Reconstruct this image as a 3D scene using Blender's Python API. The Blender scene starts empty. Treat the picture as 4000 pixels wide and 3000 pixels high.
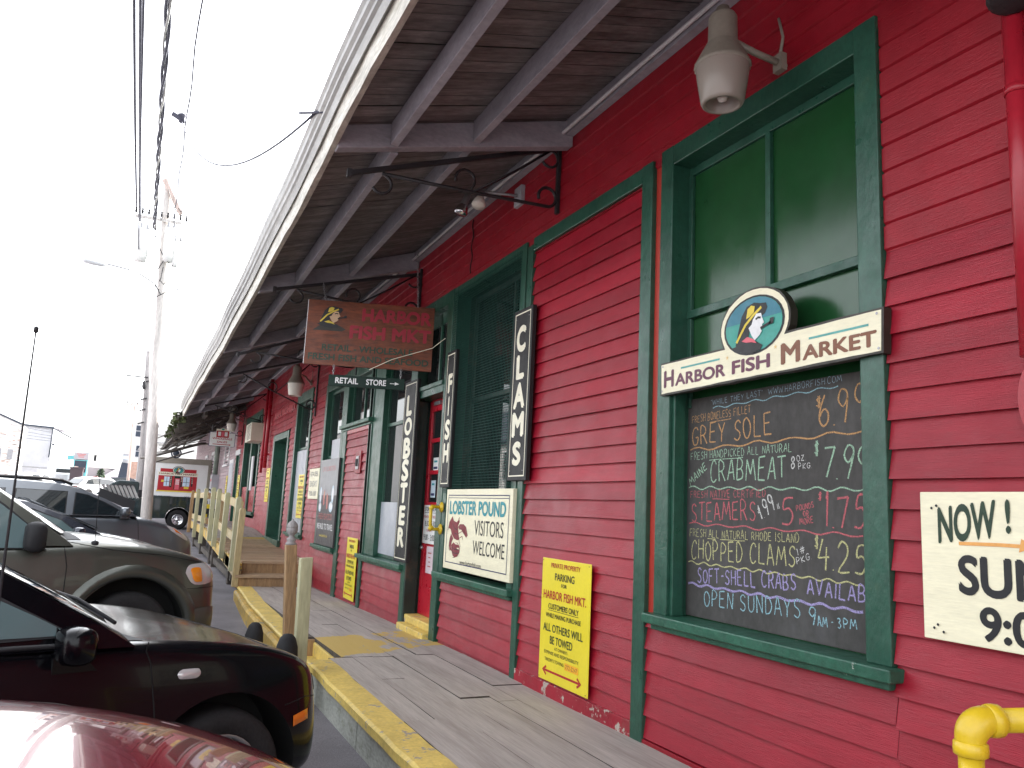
import bpy, bmesh, math, random
from mathutils import Vector, Matrix
from mathutils.bvhtree import BVHTree
random.seed(7)
R = math.radians
SC = bpy.context.scene
COL = SC.collection

# ------------------------------------------------------------------ camera
EYE = Vector((-2.7, 0.0, 1.47))
yaw, pitch, roll = 0.43003623, 0.15916046, 0.0484744
F_ = Vector((math.sin(yaw)*math.cos(pitch), math.cos(yaw)*math.cos(pitch), math.sin(pitch)))
R0 = Vector((math.cos(yaw), -math.sin(yaw), 0)); U0 = R0.cross(F_)
RR = R0*math.cos(roll)+U0*math.sin(roll); UU = -R0*math.sin(roll)+U0*math.cos(roll)
cd = bpy.data.cameras.new("camera"); cd.sensor_width = 36; cd.lens = 36*3110/4000
cd.clip_start = 0.05; cd.clip_end = 3000
cam = bpy.data.objects.new("camera", cd); COL.objects.link(cam)
M = Matrix((RR, UU, -F_)).transposed().to_4x4(); M.translation = EYE
cam.matrix_world = M
SC.camera = cam

# ------------------------------------------------------------------ sky, sun, exposure
SUN_EL, SUN_AZ = R(48), R(62)          # azimuth from +Y towards +X: sun behind the building
w = bpy.data.worlds.new("World"); SC.world = w; w.use_nodes = True
nt = w.node_tree; nt.nodes.clear()
sky = nt.nodes.new('ShaderNodeTexSky'); sky.sky_type = 'NISHITA'; sky.sun_disc = False
sky.sun_elevation = SUN_EL; sky.sun_rotation = SUN_AZ
sky.air_density = 1.0; sky.dust_density = 4.0; sky.ozone_density = 1.0
hsv = nt.nodes.new('ShaderNodeHueSaturation'); hsv.inputs['Saturation'].default_value = 0.2
bg = nt.nodes.new('ShaderNodeBackground'); bg.inputs['Strength'].default_value = 0.15
wo = nt.nodes.new('ShaderNodeOutputWorld')
nt.links.new(sky.outputs[0], hsv.inputs['Color']); nt.links.new(hsv.outputs[0], bg.inputs['Color'])
nt.links.new(bg.outputs[0], wo.inputs['Surface'])
sl = bpy.data.lights.new("sun", 'SUN'); sl.energy = 2.5; sl.angle = R(0.5); sl.color = (1, .95, .88)
sun = bpy.data.objects.new("sun", sl); COL.objects.link(sun)
sdir = Vector((math.sin(SUN_AZ)*math.cos(SUN_EL), math.cos(SUN_AZ)*math.cos(SUN_EL), math.sin(SUN_EL)))
sun.rotation_euler = sdir.to_track_quat('Z', 'Y').to_euler(); sun.location = (20, 10, 30)
SC.view_settings.view_transform = 'Standard'; SC.view_settings.look = 'None'
SC.view_settings.exposure = 2.55; SC.view_settings.gamma = 1

# ------------------------------------------------------------------ materials
MATS = {}
def new_mat(name):
    m = bpy.data.materials.new(name); m.use_nodes = True
    n = m.node_tree.nodes; b = n['Principled BSDF']; MATS[name] = m
    return m, m.node_tree, b
def plain(name, col, rough=.5, metal=0., spec=.5, emit=None, coat=0.):
    m, t, b = new_mat(name)
    b.inputs['Base Color'].default_value = (*col, 1); b.inputs['Roughness'].default_value = rough
    b.inputs['Metallic'].default_value = metal; b.inputs['Specular IOR Level'].default_value = spec
    b.inputs['Coat Weight'].default_value = coat; b.inputs['Coat Roughness'].default_value = .03
    return m
def noise(t, co, scale, detail=4, rough=.55, vec=(1, 1, 1)):
    mp = t.nodes.new('ShaderNodeMapping'); mp.inputs['Scale'].default_value = vec
    t.links.new(co, mp.inputs['Vector'])
    nz = t.nodes.new('ShaderNodeTexNoise'); nz.inputs['Scale'].default_value = scale
    nz.inputs['Detail'].default_value = detail; nz.inputs['Roughness'].default_value = rough
    t.links.new(mp.outputs[0], nz.inputs['Vector'])
    return nz.outputs['Fac']
def ramp(t, fac, stops):
    r = t.nodes.new('ShaderNodeValToRGB'); e = r.color_ramp.elements
    e[0].position, e[0].color = stops[0][0], (*stops[0][1], 1)
    e[1].position, e[1].color = stops[-1][0], (*stops[-1][1], 1)
    for p, c in stops[1:-1]:
        x = e.new(p); x.color = (*c, 1)
    t.links.new(fac, r.inputs[0]); return r.outputs[0]
def mix(t, fac, a, b, mode='MIX'):
    n = t.nodes.new('ShaderNodeMix'); n.data_type = 'RGBA'; n.blend_type = mode
    for sock, v in ((n.inputs[0], fac), (n.inputs[6], a), (n.inputs[7], b)):
        if isinstance(v, (int, float)): sock.default_value = v
        elif isinstance(v, tuple): sock.default_value = (*v, 1)
        else: t.links.new(v, sock)
    return n.outputs[2]
def mth(t, op, a, b=0.0):
    n = t.nodes.new('ShaderNodeMath'); n.operation = op
    for i, v in ((0, a), (1, b)):
        if isinstance(v, (int, float)): n.inputs[i].default_value = v
        else: t.links.new(v, n.inputs[i])
    return n.outputs[0]
def per_board(t, col, amt):                           # each separate board a little lighter or darker than the next
    gm = t.nodes.new('ShaderNodeNewGeometry')
    return mix(t, 1.0, col, ramp(t, gm.outputs['Random Per Island'], [(0, (1-amt,)*3), (1, (1+amt,)*3)]), 'MULTIPLY')
def surf(name, col, rough=.5, var=.12, scale=3., vec=(1, 1, 1), fine=40., fvar=.06, bump=.15, bscale=60., bvec=(1, 1, 1),
         chip=None, chipcol=(.45, .42, .38), chipscale=9., spec=.5, metal=0., dirt=None, dirtcol=(.1, .08, .06), dirtscale=2., rvar=.1, piece=0.):
    m, t, b = new_mat(name)
    tc = t.nodes.new('ShaderNodeTexCoord'); co = tc.outputs['Object']
    c = tuple(col)
    lo = tuple(x*(1-var) for x in c); hi = tuple(min(1, x*(1+var)) for x in c)
    out = ramp(t, noise(t, co, scale, 5, .6, vec), [(.3, lo), (.7, hi)])
    f2 = noise(t, co, fine, 3, .6, vec)
    g = ramp(t, f2, [(.3, (1-fvar,)*3), (.7, (1+fvar,)*3)])
    out = mix(t, 1.0, out, g, 'MULTIPLY')
    if piece: out = per_board(t, out, piece)
    if dirt:
        d = noise(t, co, dirtscale, 6, .7, vec)
        out = mix(t, ramp(t, d, [(dirt, (0, 0, 0)), (min(1, dirt+.18), (.8, .8, .8))]), out, dirtcol)
    if chip:
        d = noise(t, co, chipscale, 8, .7)
        out = mix(t, ramp(t, d, [(chip, (0, 0, 0)), (chip+.025, (1, 1, 1))]), out, chipcol)
    t.links.new(out, b.inputs['Base Color'])
    rr = ramp(t, noise(t, co, scale*2.3, 4, .6), [(.3, (max(0, rough-rvar),)*3), (.7, (min(1, rough+rvar),)*3)])
    t.links.new(rr, b.inputs['Roughness'])
    b.inputs['Specular IOR Level'].default_value = spec; b.inputs['Metallic'].default_value = metal
    if bump:
        bp = t.nodes.new('ShaderNodeBump'); bp.inputs['Strength'].default_value = bump; bp.inputs['Distance'].default_value = .01
        t.links.new(noise(t, co, bscale, 4, .6, bvec), bp.inputs['Height']); t.links.new(bp.outputs[0], b.inputs['Normal'])
    return m

surf('red_clapboard', (.29, .007, .021), .42, var=.16, scale=1.6, vec=(1, .5, 3), fine=14, fvar=.08, bump=.25, bscale=5, bvec=(1, 3, 60), chip=.79, chipcol=(.5, .33, .3), chipscale=26, spec=.46, dirt=.70, dirtcol=(.24, .022, .028), dirtscale=3, piece=.10)
surf('red_flaking', (.30, .010, .024), .5, var=.2, scale=2, fine=20, bump=.4, bscale=12, chip=.56, chipcol=(.46, .40, .34), chipscale=11, dirt=.55, dirtcol=(.2, .06, .05), dirtscale=5)
surf('red_board', (.265, .007, .017), .42, var=.14, scale=2, fine=15, bump=.25, bscale=5, bvec=(1, 4, 40), chip=.82, chipcol=(.5, .3, .27), chipscale=22, spec=.36)
surf('red_smooth', (.34, .012, .025), .32, var=.1, scale=2, bump=.12, bscale=9, spec=.5, chip=.84, chipcol=(.3, .2, .16), chipscale=16)
surf('orange_red_board', (.40, .035, .022), .45, var=.1, bump=.15, bscale=30)
surf('door_red', (.45, .012, .028), .33, var=.08, bump=.08, bscale=20, chip=.83, chipcol=(.4, .3, .26), chipscale=14)
surf('green_trim', (.018, .078, .050), .36, var=.22, scale=4, fine=30, fvar=.15, bump=.3, bscale=35, bvec=(1, 1, .5), chip=.80, chipcol=(.42, .42, .36), chipscale=24, spec=.55, dirt=.62, dirtcol=(.05, .10, .05), dirtscale=5)
surf('green_sill', (.022, .10, .062), .42, var=.25, scale=5, fine=30, fvar=.2, bump=.35, bscale=30, chip=.66, chipcol=(.42, .42, .37), chipscale=17, spec=.5)
surf('green_panel', (.012, .066, .021), .2, var=.12, scale=2, fine=10, fvar=.06, bump=.05, bscale=8, bvec=(1, 5, .6), spec=.6, rvar=.05)
surf('green_door', (.085, .165, .15), .4, var=.12, bump=.1, bscale=30)
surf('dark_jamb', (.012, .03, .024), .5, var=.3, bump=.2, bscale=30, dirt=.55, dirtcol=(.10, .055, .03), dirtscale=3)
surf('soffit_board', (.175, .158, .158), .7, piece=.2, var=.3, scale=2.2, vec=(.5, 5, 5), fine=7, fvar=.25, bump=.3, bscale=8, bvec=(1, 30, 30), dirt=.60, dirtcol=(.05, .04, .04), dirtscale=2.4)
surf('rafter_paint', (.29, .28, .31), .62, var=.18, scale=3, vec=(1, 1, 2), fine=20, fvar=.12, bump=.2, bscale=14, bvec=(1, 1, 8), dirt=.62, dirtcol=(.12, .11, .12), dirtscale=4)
surf('fascia_white', (.52, .50, .44), .6, var=.25, scale=5, vec=(1, .5, 3), fine=25, fvar=.2, bump=.3, bscale=20, chip=.66, chipcol=(.2, .17, .14), chipscale=9, dirt=.58, dirtcol=(.25, .23, .15), dirtscale=3)
surf('white_trim', (.62, .62, .63), .5, var=.1, bump=.1, bscale=30)
surf('galvanised', (.38, .375, .36), .55, var=.15, scale=3, vec=(1, .3, 1), bump=.05, bscale=20, metal=.3, dirt=.68, dirtcol=(.12, .11, .1), dirtscale=3)
surf('moss', (.04, .052, .012), .95, var=.5, scale=9, fine=60, fvar=.4, bump=.8, bscale=40, dirt=.5, dirtcol=(.03, .03, .02), dirtscale=6)
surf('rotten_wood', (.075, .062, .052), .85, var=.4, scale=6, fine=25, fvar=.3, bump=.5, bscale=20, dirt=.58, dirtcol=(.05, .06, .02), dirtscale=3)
surf('iron', (.018, .016, .018), .5, var=.3, fine=60, bump=.2, bscale=70, spec=.45)
surf('asphalt', (.20, .188, .20), .9, var=.22, scale=.9, fine=120, fvar=.28, bump=.5, bscale=160, chip=.76, chipcol=(.26, .25, .25), chipscale=60, dirt=.6, dirtcol=(.16, .145, .13), dirtscale=1.1, spec=.25)
surf('fresh_lumber', (.46, .36, .185), .6, var=.14, scale=2.5, vec=(3, 3, .7), fine=14, fvar=.16, bump=.25, bscale=10, bvec=(6, 6, .6), chip=.80, chipcol=(.2, .12, .06), chipscale=15)
surf('treated_lumber', (.43, .415, .255), .6, var=.14, scale=2.5, vec=(4, 4, .6), fine=14, fvar=.14, bump=.25, bscale=10, bvec=(6, 6, .6), chip=.80, chipcol=(.17, .14, .07), chipscale=13)
surf('brown_lumber', (.33, .205, .10), .55, var=.3, scale=3, vec=(5, 5, .5), fine=20, fvar=.25, bump=.3, bscale=9, bvec=(8, 8, .6), chip=.77, chipcol=(.1, .05, .025), chipscale=10)
surf('tread_lumber', (.42, .30, .19), .6, piece=.12, var=.2, scale=3, vec=(.6, 5, 5), fine=18, fvar=.2, bump=.3, bscale=9, bvec=(.6, 8, 8), dirt=.62, dirtcol=(.12, .07, .04), dirtscale=3)
surf('yellow_edge', (.68, .50, .13), .65, var=.16, scale=4, fine=35, fvar=.14, bump=.5, bscale=30, bvec=(1, .5, 1), chip=.60, chipcol=(.34, .29, .25), chipscale=10, dirt=.6, dirtcol=(.36, .23, .06), dirtscale=2.2)
surf('yellow_worn', (.52, .34, .07), .65, var=.2, scale=3, fine=30, fvar=.2, bump=.4, bscale=20, chip=.57, chipcol=(.25, .23, .17), chipscale=7, dirt=.56, dirtcol=(.16, .15, .07), dirtscale=2)
surf('fascia_weathered', (.36, .37, .33), .8, var=.25, scale=2.5, vec=(1, .8, 2), fine=30, fvar=.2, bump=.3, bscale=18, bvec=(1, .4, 3), dirt=.56, dirtcol=(.10, .115, .04), dirtscale=2.2)
surf('yellow_pipe', (.66, .45, .018), .33, var=.08, scale=8, fine=50, fvar=.05, bump=.1, bscale=40, chip=.655, chipcol=(.12, .07, .03), chipscale=26)
surf('sign_yellow', (.80, .66, .035), .38, var=.05, scale=3, fine=50, fvar=.03, bump=.02, dirt=.72, dirtcol=(.5, .4, .1), dirtscale=5)
surf('sign_cream', (.82, .77, .56), .45, var=.06, scale=5, vec=(1, .6, 3), fine=30, fvar=.05, bump=.12, bscale=12, bvec=(1, 1, 12), chip=.79, chipcol=(.2, .16, .12), chipscale=20)
surf('sign_white', (.78, .78, .76), .45, var=.05, bump=.05)
surf('sign_black', (.009, .009, .010), .6, var=.3, fine=60, fvar=.2, bump=.12, bscale=60, chip=.80, chipcol=(.12, .12, .12), chipscale=40)
surf('sign_wood', (.155, .036, .010), .5, var=.35, scale=2.5, vec=(1, 1, 5), fine=10, fvar=.25, bump=.15, bscale=6, bvec=(1, 1, 10), dirt=.6, dirtcol=(.07, .025, .02), dirtscale=3.2)
surf('sign_green', (.010, .030, .022), .55, spec=.25, var=.2, bump=.08)
surf('grey_sheet', (.40, .42, .46), .4, var=.06, bump=.03, bscale=10)
surf('chalkboard', (.072, .069, .066), .7, var=.22, scale=2.5, vec=(1, 1, .6), fine=30, fvar=.15, bump=.06, bscale=60, dirt=.55, dirtcol=(.10, .10, .105), dirtscale=1.3, spec=.2)
surf('lilac_clapboard', (.34, .25, .27), .55, piece=.08, var=.12, scale=2, fine=14, bump=.25, bscale=6, bvec=(1, 3, 40))
surf('pole_wood', (.56, .53, .50), .85, var=.25, scale=2, vec=(4, 4, .4), fine=18, fvar=.2, bump=.35, bscale=14, bvec=(5, 5, .4), chip=.74, chipcol=(.12, .10, .09), chipscale=9)
surf('old_pole_wood', (.30, .28, .275), .9, var=.3, scale=2, vec=(4, 4, .4), fine=18, fvar=.2, bump=.35, bscale=14, bvec=(5, 5, .4))
surf('red_pole_wood', (.50, .40, .36), .9, var=.3, scale=2, vec=(4, 4, .4), bump=.2)
surf('far_siding', (.72, .71, .68), .6, var=.05, bump=.05)
surf('far_brick', (.42, .27, .21), .8, var=.2, scale=3, bump=.2)
surf('metal_siding', (.62, .63, .66), .45, var=.06, scale=1, metal=.1, bump=.05)
surf('hill_green', (.17, .155, .17), .95, var=.3, scale=.05, bump=0)
surf('bush_green', (.035, .06, .03), .9, var=.5, scale=4, bump=.3)
surf('ac_beige', (.56, .53, .42), .5, var=.08, bump=.05)
surf('lamp_metal', (.27, .245, .20), .5, var=.1, bump=.1, bscale=50, dirt=.68, dirtcol=(.2, .16, .12), dirtscale=8)
surf('rubber', (.02, .02, .022), .75, var=.25, fine=60, bump=.3, bscale=60, spec=.35)
surf('tyre', (.022, .021, .022), .8, var=.25, fine=70, fvar=.2, bump=.3, bscale=80, spec=.3)
surf('cable', (.05, .05, .075), .6, var=.15, bump=0)
surf('pipe_green', (.20, .24, .20), .5, var=.15, bump=.1)
surf('grey_box', (.34, .34, .36), .5, var=.1, bump=.05)
def car_paint(name, col, rough=.22, metal=.0, coat=1., flake=0.):
    m, t, b = new_mat(name); b.inputs['Specular IOR Level'].default_value = .5 if coat > .5 else .2
    tc = t.nodes.new('ShaderNodeTexCoord'); co = tc.outputs['Object']
    out = ramp(t, noise(t, co, 2.2, 5, .65), [(.3, tuple(x*.93 for x in col)), (.75, tuple(min(1, x*1.05+.003) for x in col))])
    t.links.new(out, b.inputs['Base Color'])
    rr = ramp(t, noise(t, co, 5, 6, .7), [(.35, (rough*.9,)*3), (.75, (min(1, rough*1.15),)*3)]); t.links.new(rr, b.inputs['Roughness'])
    cr = ramp(t, noise(t, co, 9, 6, .7), [(.4, (.02,)*3), (.8, (.05,)*3)]); t.links.new(cr, b.inputs['Coat Roughness'])
    b.inputs['Metallic'].default_value = metal; b.inputs['Coat Weight'].default_value = coat
    if flake:
        bp = t.nodes.new('ShaderNodeBump'); bp.inputs['Strength'].default_value = flake; bp.inputs['Distance'].default_value = .002
        t.links.new(noise(t, co, 700, 2, .5), bp.inputs['Height']); t.links.new(bp.outputs[0], b.inputs['Normal'])
    return m
car_paint('paint_red', (.22, .008, .028), .2, .25, 1.)
car_paint('paint_black', (.0022, .0022, .0035), .16, 0, .12)
car_paint('paint_olive', (.088, .092, .078), .34, .7, .6)
car_paint('cladding_grey', (.10, .098, .09), .45, .4, .2)
car_paint('paint_navy', (.03, .035, .05), .25, .4, 1.)
car_paint('paint_silver', (.15, .165, .185), .36, .7, .6)
car_paint('paint_forest', (.006, .022, .026), .22, .3, 1.)
car_paint('paint_white', (.75, .75, .76), .3, 0, .8)
car_paint('paint_farred', (.45, .03, .03), .3, 0, .8)
plain('black_plastic', (.016, .016, .018), .6, spec=.3)
surf('mesh_wire', (.018, .07, .055), .6, bump=0, spec=.2)
plain('gap_black', (.003, .003, .003), .8)
plain('car_glass', (.012, .017, .02), .03, 0, .7, coat=.6)
plain('car_glass_light', (.10, .145, .15), .06, 0, .6, coat=.6)
plain('window_glass', (.012, .015, .016), .03, 0, .6)
plain('chrome', (.75, .76, .78), .12, 1.)
plain('alloy', (.52, .52, .54), .3, .9)
plain('steel_grey', (.35, .35, .36), .4, .7)
plain('lens_clear', (.55, .52, .52), .12, .2, .6, coat=1)
plain('lens_amber', (.75, .23, .008), .2, 0, .5, coat=1)
plain('lens_orange', (.70, .16, .008), .25, 0, .5, coat=.6)
plain('lens_red', (.55, .015, .02), .2, 0, .5, coat=1)
plain('opal_glass', (.70, .66, .58), .22, 0, .5)
plain('opal_dim', (.30, .265, .23), .25, 0, .5)
plain('bulb', (.85, .82, .78), .1, 0, .5)
for nm, c in dict(ink_black=(.012, .012, .014), ink_red=(.42, .012, .02), ink_cream=(.80, .76, .60), ink_white=(.80, .80, .80), ink_teal=(.02, .27, .31),
                  ink_brown=(.20, .075, .035), ink_plum=(.13, .035, .07), ink_dgreen=(.015, .04, .02), ink_orange=(.75, .36, .10), ink_amber=(.85, .42, .02), ink_skin=(.62, .42, .26),
                  ink_yellow=(.72, .55, .06), ink_pink=(.70, .12, .16), ink_lob=(.20, .018, .03), ink_fade=(.33, .012, .03), ink_navy=(.02, .025, .10), ink_signdark=(.028, .022, .016), ink_seagreen=(.05, .33, .27), ink_seablue=(.045, .20, .27),
                  ink_tealline=(.10, .36, .33), ink_goldstar=(.75, .55, .25), paper_pink=(.72, .60, .64), ink_grey=(.3, .3, .31), ink_dkgrey=(.055, .052, .055), plate_blue=(.55, .66, .74), ink_softred=(.45, .13, .12),
                  teal_paint=(.12, .42, .44), dumpster=(.045, .028, .035), cab_blue=(.02, .03, .05), ink_sky=(.55, .68, .80), caution=(.65, .50, .02)).items():
    surf(nm, c, .5, var=.1, scale=6, fine=60, fvar=.06, bump=.04)
def chalk(name, col):
    m, t, b = new_mat(name)
    tc = t.nodes.new('ShaderNodeTexCoord'); co = tc.outputs['Object']
    f = ramp(t, noise(t, co, 260, 3, .7), [(.36, (.05, .05, .054)), (.56, col)])
    t.links.new(f, b.inputs['Base Color']); b.inputs['Roughness'].default_value = .9
chalk('chalk_orange', (.60, .33, .13)); chalk('chalk_green', (.40, .62, .44)); chalk('chalk_red', (.62, .14, .16)); chalk('chalk_white', (.75, .75, .72))
chalk('chalk_yellow', (.62, .60, .28)); chalk('chalk_purple', (.42, .36, .66)); chalk('chalk_blue', (.34, .60, .68)); chalk('chalk_paleblue', (.33, .47, .55))

# deck planking: grey weathered wood with a patch of worn yellow paint before the shop door
def deck_mat():
    m, t, b = new_mat('deck_wood')
    tc = t.nodes.new('ShaderNodeTexCoord'); co = tc.outputs['Object']
    base = ramp(t, noise(t, co, 2.2, 6, .65, (5, .5, 5)), [(.25, (.32, .28, .25)), (.5, (.42, .375, .34)), (.75, (.50, .455, .415))])
    grain = ramp(t, noise(t, co, 9, 5, .7, (9, .35, 9)), [(.3, (.78, .78, .78)), (.65, (1.08, 1.08, 1.08))])
    base = mix(t, 1.0, base, grain, 'MULTIPLY')
    base = per_board(t, base, .04)
    spots = ramp(t, noise(t, co, 7, 6, .75), [(.66, (0, 0, 0)), (.74, (.75, .75, .75))])
    base = mix(t, spots, base, (.10, .09, .088))
    sx = t.nodes.new('ShaderNodeSeparateXYZ'); t.links.new(co, sx.inputs[0])
    n1 = noise(t, co, 2.0, 6, .7)
    edge = mth(t, 'MULTIPLY', mth(t, 'SUBTRACT', n1, .5), .5)
    yy = mth(t, 'ADD', mth(t, 'SUBTRACT', sx.outputs['Y'], mth(t, 'MULTIPLY', mth(t, 'ADD', sx.outputs['X'], 1.05), .42)), edge)
    a = mth(t, 'MULTIPLY', mth(t, 'GREATER_THAN', yy, 3.66), mth(t, 'LESS_THAN', yy, 4.70))
    wear = noise(t, co, 3.0, 8, .75, (1.5, .7, 1))
    mid = mth(t, 'ABSOLUTE', mth(t, 'ADD', sx.outputs['X'], .40))
    thr = mth(t, 'SUBTRACT', .54, mth(t, 'MULTIPLY', mid, .38))
    keep = mth(t, 'MULTIPLY', a, mth(t, 'GREATER_THAN', wear, thr))
    base = mix(t, mth(t, 'MULTIPLY', keep, .85), base, (.58, .40, .08))
    t.links.new(base, b.inputs['Base Color']); b.inputs['Roughness'].default_value = .75; b.inputs['Specular IOR Level'].default_value = .4
    bp = t.nodes.new('ShaderNodeBump'); bp.inputs['Strength'].default_value = .4; bp.inputs['Distance'].default_value = .006
    t.links.new(noise(t, co, 14, 5, .7, (9, .4, 9)), bp.inputs['Height']); t.links.new(bp.outputs[0], b.inputs['Normal'])
deck_mat()

# ------------------------------------------------------------------ mesh builder
class MB:
    def __init__(s, *mats): s.v = []; s.f = []; s.m = []; s.sm = []; s.mats = list(mats); s.cur = 0
    def mat(s, name):
        if name not in s.mats: s.mats.append(name)
        s.cur = s.mats.index(name); return s
    def face(s, pts, smooth=False):
        n = len(s.v); s.v += [tuple(p) for p in pts]; s.f.append(list(range(n, n+len(pts)))); s.m.append(s.cur); s.sm.append(smooth)
    def grid(s, rows, smooth=True, closed=False, loop=False):
        n = len(s.v); k = len(rows[0])
        for r in rows: s.v += [tuple(p) for p in r]
        nr = len(rows)
        for i in range(nr if loop else nr-1):
            i2 = (i+1) % nr
            for j in range(k if closed else k-1):
                j2 = (j+1) % k
                s.f.append([n+i*k+j, n+i*k+j2, n+i2*k+j2, n+i2*k+j]); s.m.append(s.cur); s.sm.append(smooth)
    def hexa(s, p):
        n = len(s.v); s.v += [tuple(q) for q in p]
        for f in ((0, 3, 2, 1), (4, 5, 6, 7), (0, 1, 5, 4), (1, 2, 6, 5), (2, 3, 7, 6), (3, 0, 4, 7)):
            s.f.append([n+i for i in f]); s.m.append(s.cur); s.sm.append(False)
    def box(s, x0, x1, y0, y1, z0, z1):
        s.hexa([(x0, y0, z0), (x1, y0, z0), (x1, y1, z0), (x0, y1, z0), (x0, y0, z1), (x1, y0, z1), (x1, y1, z1), (x0, y1, z1)])
    def beam(s, a, b, wd, ht, up=(0, 0, 1)):       # rectangular bar from a to b
        a = Vector(a); b = Vector(b); d = (b-a).normalized(); up = Vector(up)
        sd = d.cross(up).normalized(); u = sd.cross(d)
        c = lambda p, i, j: p+sd*i*wd/2+u*j*ht/2
        s.hexa([c(a, -1, -1), c(a, 1, -1), c(b, 1, -1), c(b, -1, -1), c(a, -1, 1), c(a, 1, 1), c(b, 1, 1), c(b, -1, 1)])
    def tube(s, pts, r, n=8, caps=True):
        pts = [Vector(p) for p in pts]; rows = []
        up = None
        for i, p in enumerate(pts):
            d = (pts[min(i+1, len(pts)-1)]-pts[max(i-1, 0)]).normalized()
            if up is None:
                up = Vector((0, 0, 1)) if abs(d.z) < .9 else Vector((1, 0, 0))
            sd = d.cross(up).normalized(); u = sd.cross(d).normalized(); up = u
            rr = r[i] if isinstance(r, (list, tuple)) else r
            rows.append([p+(sd*math.cos(2*math.pi*k/n)+u*math.sin(2*math.pi*k/n))*rr for k in range(n)])
        s.grid(rows, True, True)
        if caps:
            s.face(rows[0][::-1]); s.face(rows[-1])
    def lathe(s, c, prof, n=24, axis=(0, 0, 1), flute=0):
        c = Vector(c); ax = Vector(axis).normalized()
        e1 = ax.orthogonal().normalized(); e2 = ax.cross(e1)
        rows = []
        for k in range(n):
            a = 2*math.pi*k/n; g = 1+(flute*(1 if k % 2 else -1))
            rows.append([c+ax*h+(e1*math.cos(a)+e2*math.sin(a))*(r*g) for r, h in prof])
        s.grid(rows, True, False, True)
    def prism(s, pts, off):                         # polygon (3d points) extruded by vector off
        off = Vector(off); pts = [Vector(p) for p in pts]; n = len(pts)
        s.face(pts); s.face([p+off for p in pts][::-1])
        for i in range(n):
            j = (i+1) % n; s.face([pts[j], pts[i], pts[i]+off, pts[j]+off])
    def build(s, name, parent=None, loc=None, bevel=0, fixn=True):
        me = bpy.data.meshes.new(name)
        o = bpy.data.objects.new(name, me); COL.objects.link(o)
        base = Vector((0, 0, 0))
        if loc is not None and parent is None: base = Vector(loc); o.location = base
        p = parent
        while p is not None:
            base = base+p.location; p = p.parent
        if parent is not None: o.parent = parent
        me.from_pydata([tuple(Vector(v)-base) for v in s.v], [], s.f)
        for mn in s.mats: me.materials.append(MATS[mn])
        me.polygons.foreach_set('material_index', s.m); me.polygons.foreach_set('use_smooth', s.sm)
        me.update()
        if fixn:
            bm = bmesh.new(); bm.from_mesh(me)
            bmesh.ops.remove_doubles(bm, verts=bm.verts, dist=1e-5)
            bmesh.ops.recalc_face_normals(bm, faces=bm.faces); bm.to_mesh(me); bm.free()
        if bevel:
            b = o.modifiers.new('bevel', 'BEVEL'); b.width = bevel; b.segments = 2; b.limit_method = 'ANGLE'; b.angle_limit = R(40)
        return o
def thing(name, label, cat, loc=(0, 0, 0), rz=0, group=None):
    o = bpy.data.objects.new(name, None); COL.objects.link(o); o.location = loc; o.rotation_euler = (0, 0, rz); o.empty_display_size = .1
    return tag(o, label, cat, group)
def tag(o, label=None, cat=None, group=None, kind=None):
    if label: o['label'] = label
    if cat: o['category'] = cat
    if group: o['group'] = group
    if kind: o['kind'] = kind
    return o

# ------------------------------------------------------------------ lettering
_txt = {}
def text_geo(s_, bold=0.0):
    k = (s_, bold)
    if k in _txt: return _txt[k]
    cu = bpy.data.curves.new('lettering', 'FONT'); cu.body = s_; cu.size = 1; cu.dimensions = '2D'; cu.fill_mode = 'BOTH'; cu.resolution_u = 5
    ob = bpy.data.objects.new('lettering', cu); COL.objects.link(ob)
    bpy.context.view_layer.update()
    me = bpy.data.meshes.new_from_object(ob.evaluated_get(bpy.context.evaluated_depsgraph_get()))
    vs = [v.co.copy() for v in me.vertices]; fs = [list(p.vertices) for p in me.polygons]
    bpy.data.objects.remove(ob); bpy.data.curves.remove(cu); bpy.data.meshes.remove(me)
    x0 = min(v.x for v in vs); x1 = max(v.x for v in vs); y0 = min(v.y for v in vs); y1 = max(v.y for v in vs)
    out = []; fo = []                                # heavier weights: shifted copies, each a hair above the last
    sh = [(0, 0)] if bold < .006 else [(0, 0), (bold, 0), (-bold, 0), (0, bold), (0, -bold), (bold*.7, bold*.7), (-bold*.7, -bold*.7)]
    x0 -= bold; x1 += bold; y0 -= bold; y1 += bold
    for i, (dx, dy) in enumerate(sh):
        n = len(out); out += [((v.x+dx-x0)/(x1-x0), (v.y+dy-y0)/(y1-y0), i*.00009) for v in vs]; fo += [[n+q for q in f] for f in fs]
    _txt[k] = (out, fo)
    return _txt[k]
class Fr:                                            # a sign's own plane: u to the reader's right, v up, n towards the reader
    def __init__(s, o, u, n, v=(0, 0, 1)): s.o = Vector(o); s.u = Vector(u); s.n = Vector(n); s.v = Vector(v)
    def p(s, a, b, c=0.0): return s.o+s.u*a+s.v*b+s.n*c
def wallfr(y, z, x): return Fr((x, y, z), (0, -1, 0), (-1, 0, 0))
def hangfr(x, z, y): return Fr((x, y, z), (1, 0, 0), (0, -1, 0))
def text(mb, fr, s_, a0, b0, a1, b1, mat, bold=.0, lift=.003, skew=0.0):
    vs, fs = text_geo(s_, bold); mb.mat(mat); n = len(mb.v)
    mb.v += [tuple(fr.p(a0+(a1-a0)*x, b0+(b1-b0)*y+skew*x, lift+l)) for x, y, l in vs]
    for f in fs: mb.f.append([n+i for i in f]); mb.m.append(mb.cur); mb.sm.append(False)
def poly(mb, fr, pts, mat, lift=.003):
    mb.mat(mat); mb.face([fr.p(a, b, lift) for a, b in pts])
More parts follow.
